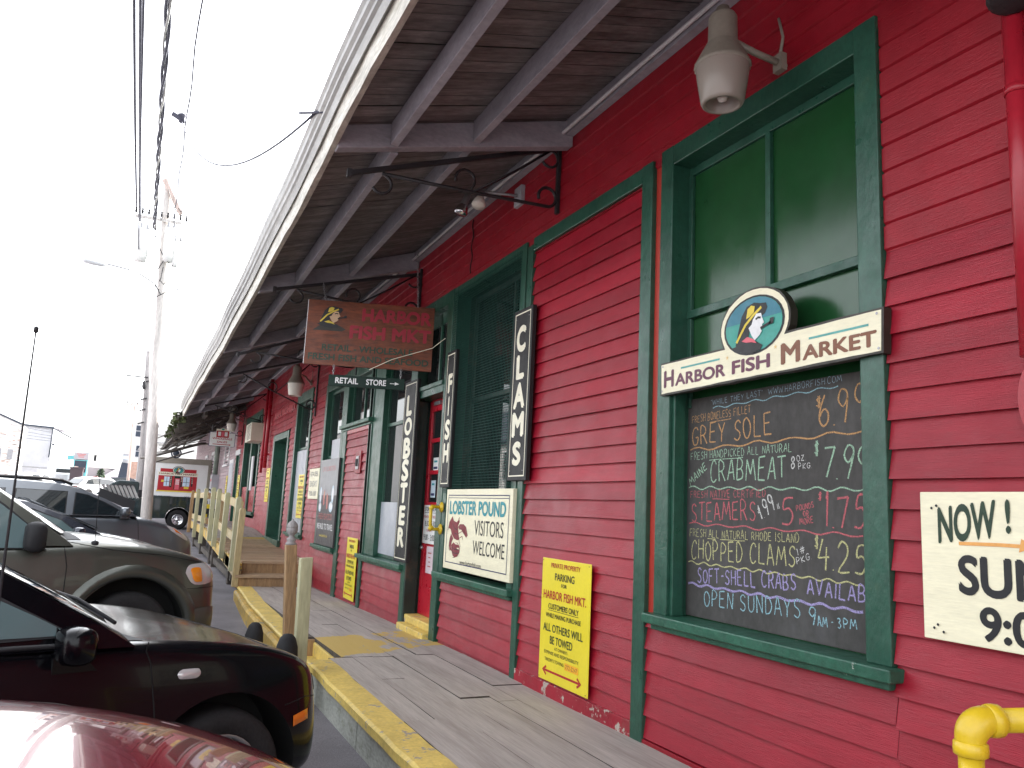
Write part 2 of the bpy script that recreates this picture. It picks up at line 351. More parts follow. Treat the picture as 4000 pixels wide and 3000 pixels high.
def rect(mb, fr, a0, b0, a1, b1, mat, lift=.003): poly(mb, fr, [(a0, b0), (a1, b0), (a1, b1), (a0, b1)], mat, lift)
def frame_line(mb, fr, a0, b0, a1, b1, t, mat, lift=.003):
    rect(mb, fr, a0, b0, a1, b0+t, mat, lift); rect(mb, fr, a0, b1-t, a1, b1, mat, lift)
    rect(mb, fr, a0, b0+t, a0+t, b1-t, mat, lift); rect(mb, fr, a1-t, b0+t, a1, b1-t, mat, lift)
def ellipse(c, rx, ry, n=28): return [(c[0]+rx*math.cos(2*math.pi*k/n), c[1]+ry*math.sin(2*math.pi*k/n)) for k in range(n)]
def stroke(mb, fr, pts, wd, mat, lift=.003, jitter=0):
    mb.mat(mat); rows = []
    for i, p in enumerate(pts):
        q0 = pts[max(0, i-1)]; q1 = pts[min(len(pts)-1, i+1)]
        dx, dy = q1[0]-q0[0], q1[1]-q0[1]; L = math.hypot(dx, dy) or 1
        ww = wd*(1+random.uniform(-jitter, jitter))/2
        rows.append([fr.p(p[0]-dy/L*ww, p[1]+dx/L*ww, lift), fr.p(p[0]+dy/L*ww, p[1]-dx/L*ww, lift)])
    mb.grid(rows, False)
def fisherman(mb, fr, c, s, lift=.006, sea=True):
    """emblem: fisherman in a sou'wester with a pipe, in profile"""
    sx, sy = s
    P = lambda pts: [(c[0]+x*sx, c[1]+y*sy) for x, y in pts]
    if sea:
        poly(mb, fr, ellipse(c, sx*1.04, sy*1.04), 'ink_black', lift)
        poly(mb, fr, ellipse(c, sx*.97, sy*.97), 'ink_seagreen', lift+.001)
        up = [(math.cos(R(a)), math.sin(R(a))) for a in range(10, 171, 10)]
        poly(mb, fr, P([(x*.96, y*.96) for x, y in up]), 'ink_seablue', lift+.002)
    l = lift+.003
    poly(mb, fr, P([(-.60, -.62), (-.52, -.2), (-.45, .1), (-.38, .4), (-.2, .70), (.05, .78), (.25, .70), (.45, .66), (.50, .50), (.42, .30), (.28, .22), (.05, .1), (-.1, -.2), (-.2, -.65)]), 'ink_black', l)
    poly(mb, fr, P([(-.22, .26), (-.17, .6), (-.05, .70), (.08, .64), (.05, .44), (-.08, .32)]), 'ink_yellow', l+.001)
    stroke(mb, fr, P([(-.56, -.5), (-.25, .05), (.02, .33), (.30, .55)]), .07*sx, 'ink_yellow', l+.001)
    poly(mb, fr, P([(.02, .18), (.14, .36), (.30, .34), (.33, .18), (.40, -.02), (.33, -.06), (.34, -.15), (.28, -.19), (.32, -.3), (.24, -.42), (.08, -.56), (-.02, -.38), (-.13, -.08), (-.02, .02)]), 'ink_skin' if not sea else 'ink_white', l+.002)
    stroke(mb, fr, P([(.12, .16), (.2, .21), (.29, .18)]), .05*sx, 'ink_black', l+.003)
    stroke(mb, fr, P([(.28, -.19), (.62, -.06)]), .06*sx, 'ink_black', l+.003)
    poly(mb, fr, P([(.55, -.14), (.70, -.12), (.72, .08), (.60, .08)]), 'ink_black', l+.003)
    poly(mb, fr, P([(-.72, -.66), (-.42, -.60), (-.2, -.55), (.1, -.58), (.34, -.78), (.26, -.93), (0, -.985), (-.3, -.93), (-.55, -.8)]), 'ink_black', l+.001)
    poly(mb, fr, P([(-.36, -.50), (-.16, -.38), (.06, -.52), (.16, -.68), (-.02, -.60), (-.2, -.58)]), 'ink_pink' if sea else 'ink_yellow', l+.004)
# hand lettering in chalk: polylines on a unit box
GL = {'A': [[(0, 0), (.42, 1), (.55, 1), (.95, 0)], [(.16, .36), (.82, .38)]], 'B': [[(.05, 0), (.08, 1), (.6, .95), (.75, .75), (.55, .54), (.1, .5)], [(.55, .54), (.85, .3), (.7, .06), (.05, 0)]],
      'C': [[(.9, .82), (.65, 1), (.3, .9), (.06, .5), (.2, .12), (.55, 0), (.9, .14)]], 'D': [[(.05, 0), (.08, 1), (.55, .93), (.9, .5), (.6, .08), (.05, 0)]], 'E': [[(.85, 1), (.08, .97), (.05, .02), (.88, 0)], [(.07, .52), (.7, .54)]],
      'F': [[(.9, 1), (.1, .96), (.06, 0)], [(.08, .5), (.7, .53)]], 'G': [[(.9, .82), (.6, 1), (.2, .85), (.05, .45), (.3, .04), (.75, .08), (.9, .42), (.55, .42)]], 'H': [[(.06, 0), (.08, 1)], [(.88, 0), (.9, 1)], [(.07, .5), (.88, .52)]],
      'I': [[(.5, 0), (.5, 1)]], 'K': [[(.08, 0), (.08, 1)], [(.85, 1), (.1, .42), (.9, 0)]], 'L': [[(.1, 1), (.08, .02), (.88, 0)]], 'M': [[(0, 0), (.18, 1), (.5, .3), (.8, 1), (1, 0)]], 'N': [[(.05, 0), (.08, 1), (.85, .02), (.92, 1)]],
      'O': [[(.5, 1), (.15, .85), (.04, .45), (.25, .06), (.6, .02), (.92, .35), (.88, .75), (.5, 1)]], 'P': [[(.08, 0), (.1, 1), (.65, .95), (.85, .74), (.6, .5), (.1, .45)]], 'R': [[(.06, 0), (.1, 1), (.65, .95), (.8, .72), (.55, .52), (.1, .48)], [(.42, .5), (.92, 0)]],
      'S': [[(.85, .85), (.55, 1), (.2, .88), (.2, .62), (.7, .42), (.82, .18), (.5, 0), (.08, .12)]], 'T': [[(0, .97), (1, 1)], [(.5, .98), (.46, 0)]], 'U': [[(.08, 1), (.08, .25), (.35, 0), (.7, .06), (.88, .35), (.9, 1)]], 'V': [[(.02, 1), (.45, 0), (.95, 1)]],
      'W': [[(0, 1), (.22, 0), (.5, .75), (.76, 0), (1, 1)]], 'Y': [[(.05, 1), (.48, .48), (.9, 1)], [(.48, .48), (.42, 0)]], 'Z': [[(.08, .96), (.9, 1), (.06, .02), (.9, 0)]],
      '0': [[(.5, 1), (.12, .75), (.1, .3), (.45, 0), (.85, .25), (.88, .72), (.5, 1)]], '1': [[(.3, .78), (.55, 1), (.5, 0)]], '2': [[(.1, .78), (.4, 1), (.82, .85), (.75, .5), (.1, .02), (.95, .04)]], '3': [[(.1, .92), (.55, 1), (.8, .78), (.45, .54), (.85, .3), (.5, 0), (.08, .1)]],
      '4': [[(.4, 1), (.04, .38), (.95, .44)], [(.72, .75), (.66, 0)]], '5': [[(.9, 1), (.3, .96), (.2, .58), (.6, .62), (.86, .35), (.6, .04), (.08, .06)]], '6': [[(.62, 1), (.22, .6), (.08, .22), (.4, 0), (.8, .15), (.82, .42), (.5, .55), (.14, .34)]],
      '7': [[(.05, .95), (.92, 1), (.4, 0)]], '8': [[(.5, .52), (.15, .75), (.45, 1), (.8, .78), (.5, .52), (.12, .25), (.45, 0), (.85, .25), (.5, .52)]], '9': [[(.85, .72), (.5, .48), (.12, .7), (.35, 1), (.75, .95), (.86, .7), (.6, 0)]],
      '$': [[(.85, .75), (.5, .85), (.2, .7), (.75, .35), (.5, .16), (.1, .25)], [(.4, .0), (.45, 1)], [(.6, .0), (.65, 1)]], '.': [[(.3, .0), (.5, .03)]], '-': [[(.1, .5), (.9, .53)]], '"': [[(.3, 1), (.25, .8)], [(.6, 1), (.55, .8)]], '#': [[(.3, 0), (.45, 1)], [(.6, 0), (.75, 1)], [(.05, .35), (.95, .4)], [(.08, .65), (1, .7)]],
      'b': [[(.15, 1), (.15, 0), (.6, .05), (.7, .3), (.2, .4)]], 'l': [[(.4, 1), (.4, 0)]]}
NARROW = {'I': .45, '1': .55, '.': .24, '"': .5, '-': .7, ' ': .6, 'l': .35, 'b': .6, 'M': 1.25, 'W': 1.3}
def smooth_poly(p, k=3):
    if len(p) < 3: return p
    out = []
    for i in range(len(p)-1):
        a = p[max(0, i-1)]; b = p[i]; c = p[i+1]; d = p[min(len(p)-1, i+2)]
        for j in range(k):
            t = j/k
            out.append(tuple(.5*(2*b[q]+(c[q]-a[q])*t+(2*a[q]-5*b[q]+4*c[q]-d[q])*t*t+(3*b[q]-a[q]-3*c[q]+d[q])*t**3) for q in (0, 1)))
    return out+[p[-1]]
ROUND = set('BCDGOPRSU0235689')
def hand(mb, fr, s_, a0, b0, a1, b1, h, mat, wd):
    """hand-written line from (a0,b0) to (a1,b1), capitals h tall"""
    adv = [NARROW.get(ch, 1.)*1.28 for ch in s_]; tot = sum(adv)-.28; L = math.hypot(a1-a0, b1-b0)
    ux, uy = (a1-a0)/L, (b1-b0)/L; x = 0; capw = L/tot
    for ch, ad in zip(s_, adv):
        if ch != ' ':
            hh = h*random.uniform(.92, 1.08); dy = random.uniform(-.05, .05)*h; sl = random.uniform(-.04, .08)*h
            for pl in GL[ch]:
                pp = smooth_poly(pl) if ch in ROUND else pl
                pts = []
                for px_, py_ in pp:
                    lx = x*capw+px_*capw*(ad-.28)+sl*py_; ly = py_*hh+dy
                    pts.append((a0+ux*lx-uy*ly, b0+uy*lx+ux*ly))
                lf = random.uniform(.0006, .0011)
                if ch in ROUND: stroke(mb, fr, pts, wd, mat, lf, .22)
                else:                                    # straight strokes one by one, each keeping its full width
                    for q0, q1 in zip(pts, pts[1:]): stroke(mb, fr, [q0, ((q0[0]+q1[0])/2, (q0[1]+q1[1])/2), q1], wd, mat, lf, .2); lf += .00012
        x += ad
def wavy(mb, fr, a0, b0, a1, b1, n, amp, wd, mat):
    pts = []
    for i in range(n*6+1):
        t = i/(n*6); pts.append((a0+(a1-a0)*t, b0+(b1-b0)*t+math.sin(t*n*2*math.pi)*amp*(1+.3*math.sin(t*17))))
    stroke(mb, fr, pts, wd, mat, .0007, .15)

# ------------------------------------------------------------------ ground
def lerp_tab(t, y):
    if y <= t[0][0]: return t[0][1]
    for (a, za), (b, zb) in zip(t, t[1:]):
        if y <= b:
            k = (y-a)/(b-a); return za+(zb-za)*k
    return t[-1][1]
def gz(y): return lerp_tab([(4, 0), (12, -.06), (20, 0), (28, .08), (36, .14), (45, .5), (60, 1.0), (80, 1.45), (100, 1.75), (130, 2.0), (500, 2.1)], y)
g = MB('asphalt')
ys = [-300, -60, -20, -8, -4]+[i*1.0 for i in range(-3, 40)]+[42, 45, 48, 52, 56, 60, 66, 72, 80, 90, 120, 200, 400, 1500]
xs = [-600, -200, -80, -40, -20, -14, -10, -7, -5, -4, -3.3, -2.7, -2.2, -1.8, -1.5, -1.2, -.8, 0, 3, 10, 40, 120, 600]
rows = []
for y in ys:
    rows.append([(x, y, gz(y)+(random.uniform(-.008, .008) if -6 < x < -1.4 and 2 < y < 26 else 0)) for x in xs])
g.grid(rows, True)
tag(g.build('ground'), 'grey asphalt ground of the wharf street', None, None, 'structure')

# ------------------------------------------------------------------ boardwalk deck
def dz(y): return .25 if y < 6.5 else .25-.016*(y-6.5)
deck = thing('boardwalk_deck', 'weathered grey plank deck with yellow painted edge along the red shop front', 'deck', (0, 3, 0))
b = MB('deck_wood')
edges = [-1.165, -.97, -.80, -.635, -.42, -.27, -.02, .1]
def far_edge(y): return lerp_tab([(6.5, -1.37), (8, -1.33), (10.5, -1.28), (12.5, -1.17), (14, -1.1)], y)
for i in range(len(edges)-1):
    y = -2.5; x0, x1 = edges[i]+.0017, edges[i+1]-.0017
    brk = sorted([random.uniform(1.2, 3.5), random.uniform(4.2, 5.8)]+[6.62]+[random.uniform(8.2, 10), 13.1])
    for yb in brk:
        n = max(1, int((yb-y)/.6)); wob = random.uniform(-.004, .004)
        if y >= 6.6 and i == 0:
            xa = -1.06
        else: xa = x0
        t0 = [(xa, y+(yb-y-.004)*k/n, dz(y+(yb-y)*k/n)+wob+random.uniform(-.002, .002)) for k in range(n+1)]
        rows = [[(p[0], p[1], p[2]-.04), p, (x1, p[1], p[2]+random.uniform(-.002, .002)), (x1, p[1], p[2]-.04)] for p in t0]
        b.mat('deck_wood'); b.grid([r[1:3] for r in rows], False)
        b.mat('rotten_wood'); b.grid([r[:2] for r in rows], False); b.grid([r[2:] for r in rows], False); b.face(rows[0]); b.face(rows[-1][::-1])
        y = yb
# planks left of the notch line, farther on
y = 7.72
for yb in (9.4, 11.2, 13.1):
    n = 3
    rows = []
    for q in range(n+1):
        yy = y+(yb-y-.008)*q/n; z = dz(yy)+.003; xa = far_edge(yy)+.19
        rows.append([(xa, yy, z-.04), (xa, yy, z), (-1.062, yy, z), (-1.062, yy, z-.04)])
    b.grid(rows, False); b.face(rows[0]); y = yb
b.build('deck_boards', deck)
e = MB('yellow_edge')
def edge_run(y0, y1, xo, wdt, th, n=12, dzf=0.0):
    rows = []
    for q in range(n+1):
        yy = y0+(y1-y0)*q/n; z = dz(yy)+.006+dzf+random.uniform(-.003, .003); xa = xo(yy)+random.uniform(-.007, .007)
        rows.append([(xa+.012, yy, z-th), (xa, yy, z-th+.012), (xa-.004, yy, z-.014), (xa+.014, yy, z), (xa+wdt, yy, z), (xa+wdt, yy, z-th)])
    e.grid(rows, False, True); e.face(rows[0]); e.face(rows[-1][::-1])
edge_run(-2.5, 6.52, lambda y: -1.36, .19, .075, 34)
edge_run(7.62, 13.1, far_edge, .2, .05, 20)
e.build('edge_board', deck)
e = MB('yellow_worn')
for y0, y1 in ((7.60, 9.3), (9.31, 13.1)):           # splintered yellow beam under the far edge
    rows = []
    for q in range(9):
        yy = y0+(y1-y0)*q/8; xo = far_edge(yy)-.05; z = dz(yy)-.05; zz = gz(yy)-.05
        rows.append([(xo+.02, yy, z), (xo, yy, z-.03), (xo+.01, yy, zz), (xo+.12, yy, zz), (xo+.16, yy, z)])
    e.grid(rows, False, True); e.face(rows[0]); e.face(rows[-1][::-1])
e.build('edge_beam', deck)
e = MB('fascia_weathered')
for y0, y1 in ((-2.5, 1.4), (1.41, 5.02), (5.03, 6.5)): e.box(-1.325, -1.28, y0, y1-.004, -.05, .178)
e.build('fascia_board', deck, bevel=.006)
e = MB('yellow_edge')
e.hexa([(-1.30, 6.53, -.02), (-1.065, 6.53, -.02), (-1.065, 7.6, -.02), (-1.30, 7.6, -.02), (-1.30, 6.53, .09), (-1.065, 6.53, .09), (-1.065, 7.6, .09), (-1.30, 7.6, .09)])
e.box(-1.09, -1.064, 6.62, 7.58, .09, .21)
e.mat('brown_lumber'); e.box(-1.37, -1.075, 7.58, 7.615, .05, .235)
e.build('notch_step', deck, bevel=.006)

# upper landing with steps and railing
def uz(y): return lerp_tab([(13.4, .50), (16, .54), (18.5, .67), (20.5, .78), (60, .78)], y)
land = thing('raised_landing', 'raised new lumber landing with two steps beyond the grey deck', 'landing', (-.5, 13.1, 0))
s = MB('tread_lumber')
s.box(-1.20, -.06, 13.06, 13.5, .275, .32); s.box(-1.08, -.02, 13.42, 13.8, .465, .505)
s.mat('brown_lumber'); s.box(-1.18, -.08, 13.09, 13.12, .12, .275); s.box(-1.06, -.02, 13.44, 13.47, .30, .465)
s.build('step', land, bevel=.004)
s = MB('tread_lumber')
y = 13.81
while y < 27:
    z = uz(y); x0 = -1.1 if y < 21 else -1.12
    if y > 18: s.mat('deck_wood')
    s.box(x0+random.uniform(-.02, .02), 0, y, y+.138, z-.035+random.uniform(-.003, .003), z+random.uniform(-.003, .003)); y += .145
s.build('deck_boards', land)
s = MB('yellow_worn')
for y0, y1 in ((13.2, 15.3), (15.35, 18), (18.4, 21), (21.2, 24), (24.1, 27)):
    s.beam((-1.12, y0, uz(y0)-.12), (-1.12, y1, uz(y1)-.12), .05, .19)
s.mat('rotten_wood')
for y0 in (15.2, 18.6, 19.4, 22.3, 25): s.box(-1.08, -.93, y0, y0+.16, gz(y0)-.1, uz(y0)-.04)
s.beam((-1.0, 15, .1), (-1.0, 26, .2), .1, .12)
s.build('support_frame', land)
rail = thing('wooden_railing', 'new pale lumber railing with round topped posts along the raised landing', 'railing', (-1.18, 13.1, 0))
posts = [(13.12, .14, 1.325, 'fresh_lumber'), (13.75, .32, 1.505, 'treated_lumber'), (15.55, .39, 1.577, 'treated_lumber'), (17.25, .50, 1.655, 'treated_lumber'),
         (18.4, .55, 1.69, 'treated_lumber'), (20.8, .37, 1.685, 'treated_lumber'), (23.2, .40, 1.685, 'treated_lumber'), (25.7, .42, 1.655, 'brown_lumber')]
for i, (y, z0, z1, m) in enumerate(posts):
    q = MB(m); x = -1.19; h = .05; r = .045
    prof = [(-r, z0), (r, z0)]+[(r*math.cos(R(a)), z1-r+r*math.sin(R(a))) for a in range(0, 181, 30)] if i else [(-r, z0), (r, z0), (r, z1-.02), (r*.6, z1), (-r*.6, z1), (-r, z1-.02)]
    lean = random.uniform(-.015, .015)
    q.prism([(x+a+lean*(zz-z0), y-h, zz) for a, zz in prof], (0, 2*h, 0)); q.build('post', rail, bevel=.004)
def rl(y0, z0, y1, z1, m='fresh_lumber', x=-1.125, ht=.14):
    q = MB(m); q.beam((x, y0, z0), (x, y1, z1), .04, ht); q.build('rail', rail, bevel=.004)
rl(13.7, 1.36, 17.3, 1.50); rl(13.7, .80, 17.3, .93); rl(13.15, .28, 15.6, .42, ht=.2); rl(17.2, 1.50, 18.45, 1.53); rl(17.2, .93, 18.45, .97)
rl(20.7, 1.52, 25.8, 1.50); rl(20.7, .92, 25.8, .90)
q = MB('brown_lumber'); q.beam((-1.13, 20.72, 1.50), (-.80, 20.72, 1.50), .04, .14); q.beam((-1.13, 20.72, .90), (-.80, 20.72, .90), .04, .14); q.build('rail', rail)
q = MB('fresh_lumber'); q.beam((-.80, 18.6, 1.42), (-.55, 18.6, 1.30), .09, .05); q.beam((-.68, 18.6, .62), (-.68, 18.6, 1.38), .09, .09, (0, 1, 0)); q.beam((-.70, 21.5, .80), (-.70, 21.5, 1.4), .09, .09, (0, 1, 0)); q.build('inner_post', rail)
# street stair posts
q = MB('brown_lumber')
pz = 0.0; p0 = Vector((-1.44, 6.75, pz)); p1 = Vector((-1.515, 6.75, 1.12))
q.beam(p0, p1, .088, .088, (0, 1, 0))
nw = thing('newel_post', 'leaning brown newel post with a turned ball finial beside the deck notch', 'post', (-1.44, 6.75, 0))
q.build('shaft', nw, bevel=.006)
q = MB('old_pole_wood'); q.lathe((-1.515, 6.75, 1.12), [(0, -.01), (.044, 0), (.044, .012), (.03, .026), (.038, .04), (.038, .05), (.022, .062), (.02, .075), (.03, .086), (.041, .10), (.046, .12), (.0455, .13), (.044, .132), (.044, .136), (.046, .138), (.045, .15), (.038, .17), (.024, .186), (.01, .194), (.008, .205), (0, .207)], 20)
q.build('ball_finial', nw)
q = MB('treated_lumber'); q.hexa([(-1.51, 6.16, -.03), (-1.42, 6.16, -.03), (-1.42, 6.25, -.03), (-1.51, 6.25, -.03), (-1.535, 6.16, 1.055), (-1.445, 6.16, 1.062), (-1.445, 6.25, 1.058), (-1.535, 6.25, 1.05)])
tag(q.build('lumber_post', loc=(-1.46, 6.2, 0), bevel=.006), 'plain square cut greenish lumber post standing at the deck notch', 'post')
for k, (x, y, z, lb) in enumerate([(-1.60, 6.05, .53, 'black rounded rubber bollard nearest the square lumber post'), (-1.62, 7.55, .40, 'black rounded rubber bollard farther along beside the brown newel post')]):
    q = MB('rubber'); q.lathe((x, y, 0), [(0, z), (.03, z-.005), (.055, z-.03), (.075, z-.09), (.08, z-.16), (.075, z-.24), (.07, 0), (0, 0)], 18)
    q.box(x-.079, x-.066, y-.012, y+.012, z-.2, z-.1)
    tag(q.build('rubber_bollard', loc=(x, y, 0)), lb, 'bollard', 'rubber bollards at the deck edge')

# ------------------------------------------------------------------ the red market building
B = thing('market_building', 'long red clapboard market building with green trim and deep wooden eave', 'building', (0, 0, 0))
def clap(mb, y0, y1, z0, z1, ex=.1145, lip=.023, first=None, x=0.0):
    z = z0 if first is None else first
    while z < z1-.01:
        zt = min(z+ex, z1); zb = max(z, z0); y = y0
        while y < y1-1e-4:
            L = random.uniform(1.6, 4.2); yb = min(y1, y+L)
            if y1-yb < .5: yb = y1
            n = max(1, int((yb-y)/.35)); lp = lip+random.uniform(-.003, .003); bot = []; top = []; back = []
            for k in range(n+1):
                yy = y+(yb-y)*k/n; d = random.uniform(-.0016, .0016); o = random.uniform(-.0012, .0012)
                if k == n and yb < y1: yy -= .003
                bot.append((x-lp+o, yy, zb+d)); top.append((x-.002+o*.5, yy, zt+.004)); back.append((x+.004, yy, zb+d+.002))
            mb.grid([back, bot, top], False); y = yb
        z += ex
def drop(mb, y0, y1, z0, z1, ex=.1145):
    z = z0
    while z < z1-.005:
        zt = min(z+ex, z1); o = random.uniform(-.0015, .0015); n = max(1, int((y1-y0)/1.5))
        rows = [[(-.005, y0+(y1-y0)*k/n, z) for k in range(n+1)], [(-.005, y0+(y1-y0)*k/n, z+.006) for k in range(n+1)], [(-.016+o, y0+(y1-y0)*k/n, z+.014) for k in range(n+1)],
                [(-.016+o, y0+(y1-y0)*k/n, zt-.004) for k in range(n+1)], [(-.005, y0+(y1-y0)*k/n, zt) for k in range(n+1)]]
        mb.grid(rows, False); z += ex
q = MB('red_clapboard')
clap(q, -4, 2.232, .15, 2.6, ex=.1165, first=.154)
clap(q, 2.232, 3.88, .15, .9, ex=.118, first=.16)
clap(q, 3.995, 5.53, .30, 3.545, first=.315)
clap(q, 5.62, 7.25, .15, .84, ex=.1135, first=.16)
clap(q, 8.43, 10.12, .1, .77, first=.08)
clap(q, 10.15, 11.50, .1, 2.585, first=.09)
clap(q, 11.75, 13.15, .05, .78, first=.07)
clap(q, 13.15, 14.30, .05, 3.64, first=.07)
clap(q, 14.3, 15.85, .05, .85, first=.07)
clap(q, 15.85, 16.5, .3, 3.64, first=.3)
clap(q, 16.5, 18.55, 2.92, 3.64, first=2.92)
clap(q, 18.55, 20.8, .4, 3.64, first=.42)
clap(q, 20.8, 24.2, .4, 1.0, first=.42)
clap(q, 24.2, 25.1, .4, 3.64, first=.42); clap(q, 26.1, 26.4, .4, 3.64, first=.42); clap(q, 25.1, 26.1, 2.82, 3.64, first=2.82); clap(q, 25.1, 26.1, .4, .78, first=.42)
clap(q, 8.43, 13.16, 3.38, 3.64, first=3.38); clap(q, 14.3, 15.86, 3.5, 3.64, first=3.5)
q.build('clapboard_wall', B, fixn=False)
q = MB('red_board')
drop(q, -4, 26.4, 3.60, 4.45)
drop(q, -4, 2.232, 2.6, 3.69)
q.build('upper_board_wall', B, fixn=False)
for m_, bx in (('orange_red_board', (-.004, .1, 3.79, 3.88, .9, 3.69)), ('red_board', (-.008, .1, 5.62, 5.65, .84, 3.69)), ('red_board', (-.01, .1, 10.12, 10.15, .1, 2.6)), ('red_smooth', (-.034, 0, 16.1, 18.8, 3.3, 3.42)),
               ('red_smooth', (-.032, 0, 10.2, 11.45, 2.46, 2.585)), ('red_smooth', (-.034, 0, 13.2, 13.95, 2.04, 2.07)), ('red_flaking', (-.034, .02, 3.995, 5.62, .17, .335)), ('red_board', (-.030, .02, 2.2, 3.9, .15, .27))):
    q = MB(m_); q.box(*bx); q.build('flat_board', B, bevel=.003)
q = MB('dark_jamb')
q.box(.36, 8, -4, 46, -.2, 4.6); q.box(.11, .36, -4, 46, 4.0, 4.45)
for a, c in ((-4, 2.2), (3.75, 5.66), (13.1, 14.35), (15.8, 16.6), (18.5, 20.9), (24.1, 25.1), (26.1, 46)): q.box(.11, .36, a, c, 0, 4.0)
q.build('wall_core', B)
# panel trim
q = MB('green_trim')
q.box(-.036, .02, 3.88, 3.995, .16, 3.655); q.box(-.036, .02, 5.53, 5.62, .2, 3.60); q.box(-.033, .02, 3.995, 5.53, 3.545, 3.652)
q.build('panel_trim', B, bevel=.005)

def opening(name, yl, yr, zs, zt, fw, glass, mats='green_trim', sill=True, head=None, depth=.11, sillproj=.055):
    """cased opening on the wall: yl is the left (far) edge. returns the part"""
    q = MB(mats); h = head or fw
    q.box(-.034, depth, yr, yr+fw, zs, zt); q.box(-.034, depth, yl-fw, yl, zs, zt); q.box(-.031, depth, yr+fw, yl-fw, zt-h, zt)
    w = q.build(name, B, bevel=.005)
    if sill:
        q = MB('green_sill'); q.box(-.034-sillproj, depth, yr-.035, yl+.035, zs-.052, zs); q.box(-.05, .0, yr, yl, zs-.085, zs-.054)
        q.build('sill', w, bevel=.007)
    return w
def pane(w, y0, y1, z0, z1, x=.07, mat='window_glass'):
    q = MB(mat); q.box(x, x+.012, y0, y1, z0, z1); q.build('pane', w, fixn=True)
def sash(w, y0, y1, z0, z1, x=.055, bars_y=(), bars_z=(), t=.045, mat='green_trim'):
    q = MB(mat); q.box(x-.01, x+.04, y0, y0+t, z0, z1); q.box(x-.01, x+.04, y1-t, y1, z0, z1); q.box(x-.008, x+.04, y0+t, y1-t, z1-t, z1); q.box(x-.008, x+.04, y0+t, y1-t, z0, z0+t)
    for yy in bars_y: q.box(x-.006, x+.03, yy-.016, yy+.016, z0+t, z1-t)
    for zz in bars_z: q.box(x-.004, x+.03, y0+t, y1-t, zz-.022, zz+.022)
    q.build('sash', w, bevel=.003)
# big window with the chalk menu board
W1 = opening('window', 3.792, 2.235, .955, 3.672, .118, None, head=.122)
q = MB('green_panel'); q.box(.112, .13, 2.35, 3.68, .95, 3.55); q.build('blind_panel', W1)
q = MB('green_trim')
q.box(.092, .111, 2.35, 3.68, 3.50, 3.55); q.box(.085, .111, 3.0, 3.035, 2.665, 3.50); q.box(.08, .111, 2.35, 3.68, 2.622, 2.668); q.box(.088, .111, 3.645, 3.68, 2.1, 3.5)
q.build('muntin', W1, bevel=.003)
q = MB('green_trim'); q.box(.0, .098, 2.353, 2.383, .957, 2.3); q.build('stop_strip', W1, bevel=.003)
q = MB('green_trim'); q.box(-.012, .06, 3.648, 3.672, .957, 2.28); q.build('stop_strip', W1, bevel=.003)
# shop window behind wire mesh
W2 = opening('window', 7.29, 5.65, .885, 3.655, .10, None, head=.10)
sash(W2, 5.76, 7.18, .9, 3.55, x=.16, bars_y=(6.25,), bars_z=(2.52,), mat='dark_jamb')
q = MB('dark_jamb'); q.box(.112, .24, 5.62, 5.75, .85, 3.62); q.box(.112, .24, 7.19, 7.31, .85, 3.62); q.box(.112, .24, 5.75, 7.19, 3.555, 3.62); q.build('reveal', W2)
pane(W2, 5.78, 7.16, .9, 3.53, .18)
q = MB('iron')
q.mats = ['mesh_wire']; x = -.042
for k in range(int((3.60-1.62)/.0245)+1): q.box(x, x+.0022, 5.72, 7.26, 1.62+k*.0245, 1.62+k*.0245+.0036)
for k in range(int((7.26-5.72)/.03)+1): q.box(x-.0024, x-.0002, 5.72+k*.03, 5.72+k*.03+.0024, 1.62, 3.60)
q.build('wire_mesh', W2, fixn=False)
# shop door bay
q = MB('green_trim')
q.box(-.04, .3, 7.29, 7.44, .2, 3.655); q.box(-.04, .1, 8.30, 8.435, .2, 3.655); q.box(-.037, .3, 7.44, 8.30, 3.53, 3.655)
q.box(-.045, .2, 7.44, 8.30, 2.625, 2.70); q.box(-.06, .2, 7.44, 8.30, 2.70, 2.745)
q.mat('dark_jamb'); q.box(.1, .3, 8.302, 8.42, .2, 3.53); q.box(-.037, .098, 8.27, 8.302, .2, 2.62)
D1 = q.build('door', B, bevel=.005)
q = MB('window_glass'); q.box(.07, .08, 7.46, 8.28, 2.75, 3.52); q.build('transom_pane', D1)
q = MB('green_trim'); q.box(.05, .1, 7.84, 7.88, 2.75, 3.52); q.box(.05, .1, 7.44, 8.3, 3.4, 3.53); q.build('transom_bar', D1)
q = MB('door_red'); x0, x1 = .12, .165
q.box(x0, x1, 7.445, 7.56, .372, 2.622); q.box(x0, x1, 8.19, 8.268, .372, 2.622)
q.box(x0, x1, 7.56, 8.19, 2.5, 2.622); q.box(x0, x1, 7.56, 8.19, 1.36, 1.53); q.box(x0, x1, 7.56, 8.19, .372, .66)
q.box(x0+.012, x1, 7.56, 8.19, .66, 1.36); q.box(x0+.004, x1, 7.86, 7.9, 1.53, 2.5)
for z in (1.845, 2.185): q.box(x0+.004, x1, 7.56, 8.19, z-.022, z+.022)
q.build('leaf', D1, bevel=.004)
q = MB('window_glass'); q.box(x0+.02, x1-.01, 7.56, 8.19, 1.53, 2.5); q.build('pane', D1)
q = MB('steel_grey'); q.box(.1, .125, 7.9, 8.1, 2.56, 2.6); q.lathe((.118, 8.24, 1.05), [(0, -.02), (.02, -.02), (.02, .02), (0, .02)], 12, (1, 0, 0)); q.build('hardware', D1)
q = MB('yellow_edge'); q.box(-.10, .12, 7.44, 8.28, .215, .285); q.box(-.02, .3, 7.44, 8.30, .285, .365); q.build('threshold', D1, bevel=.012)
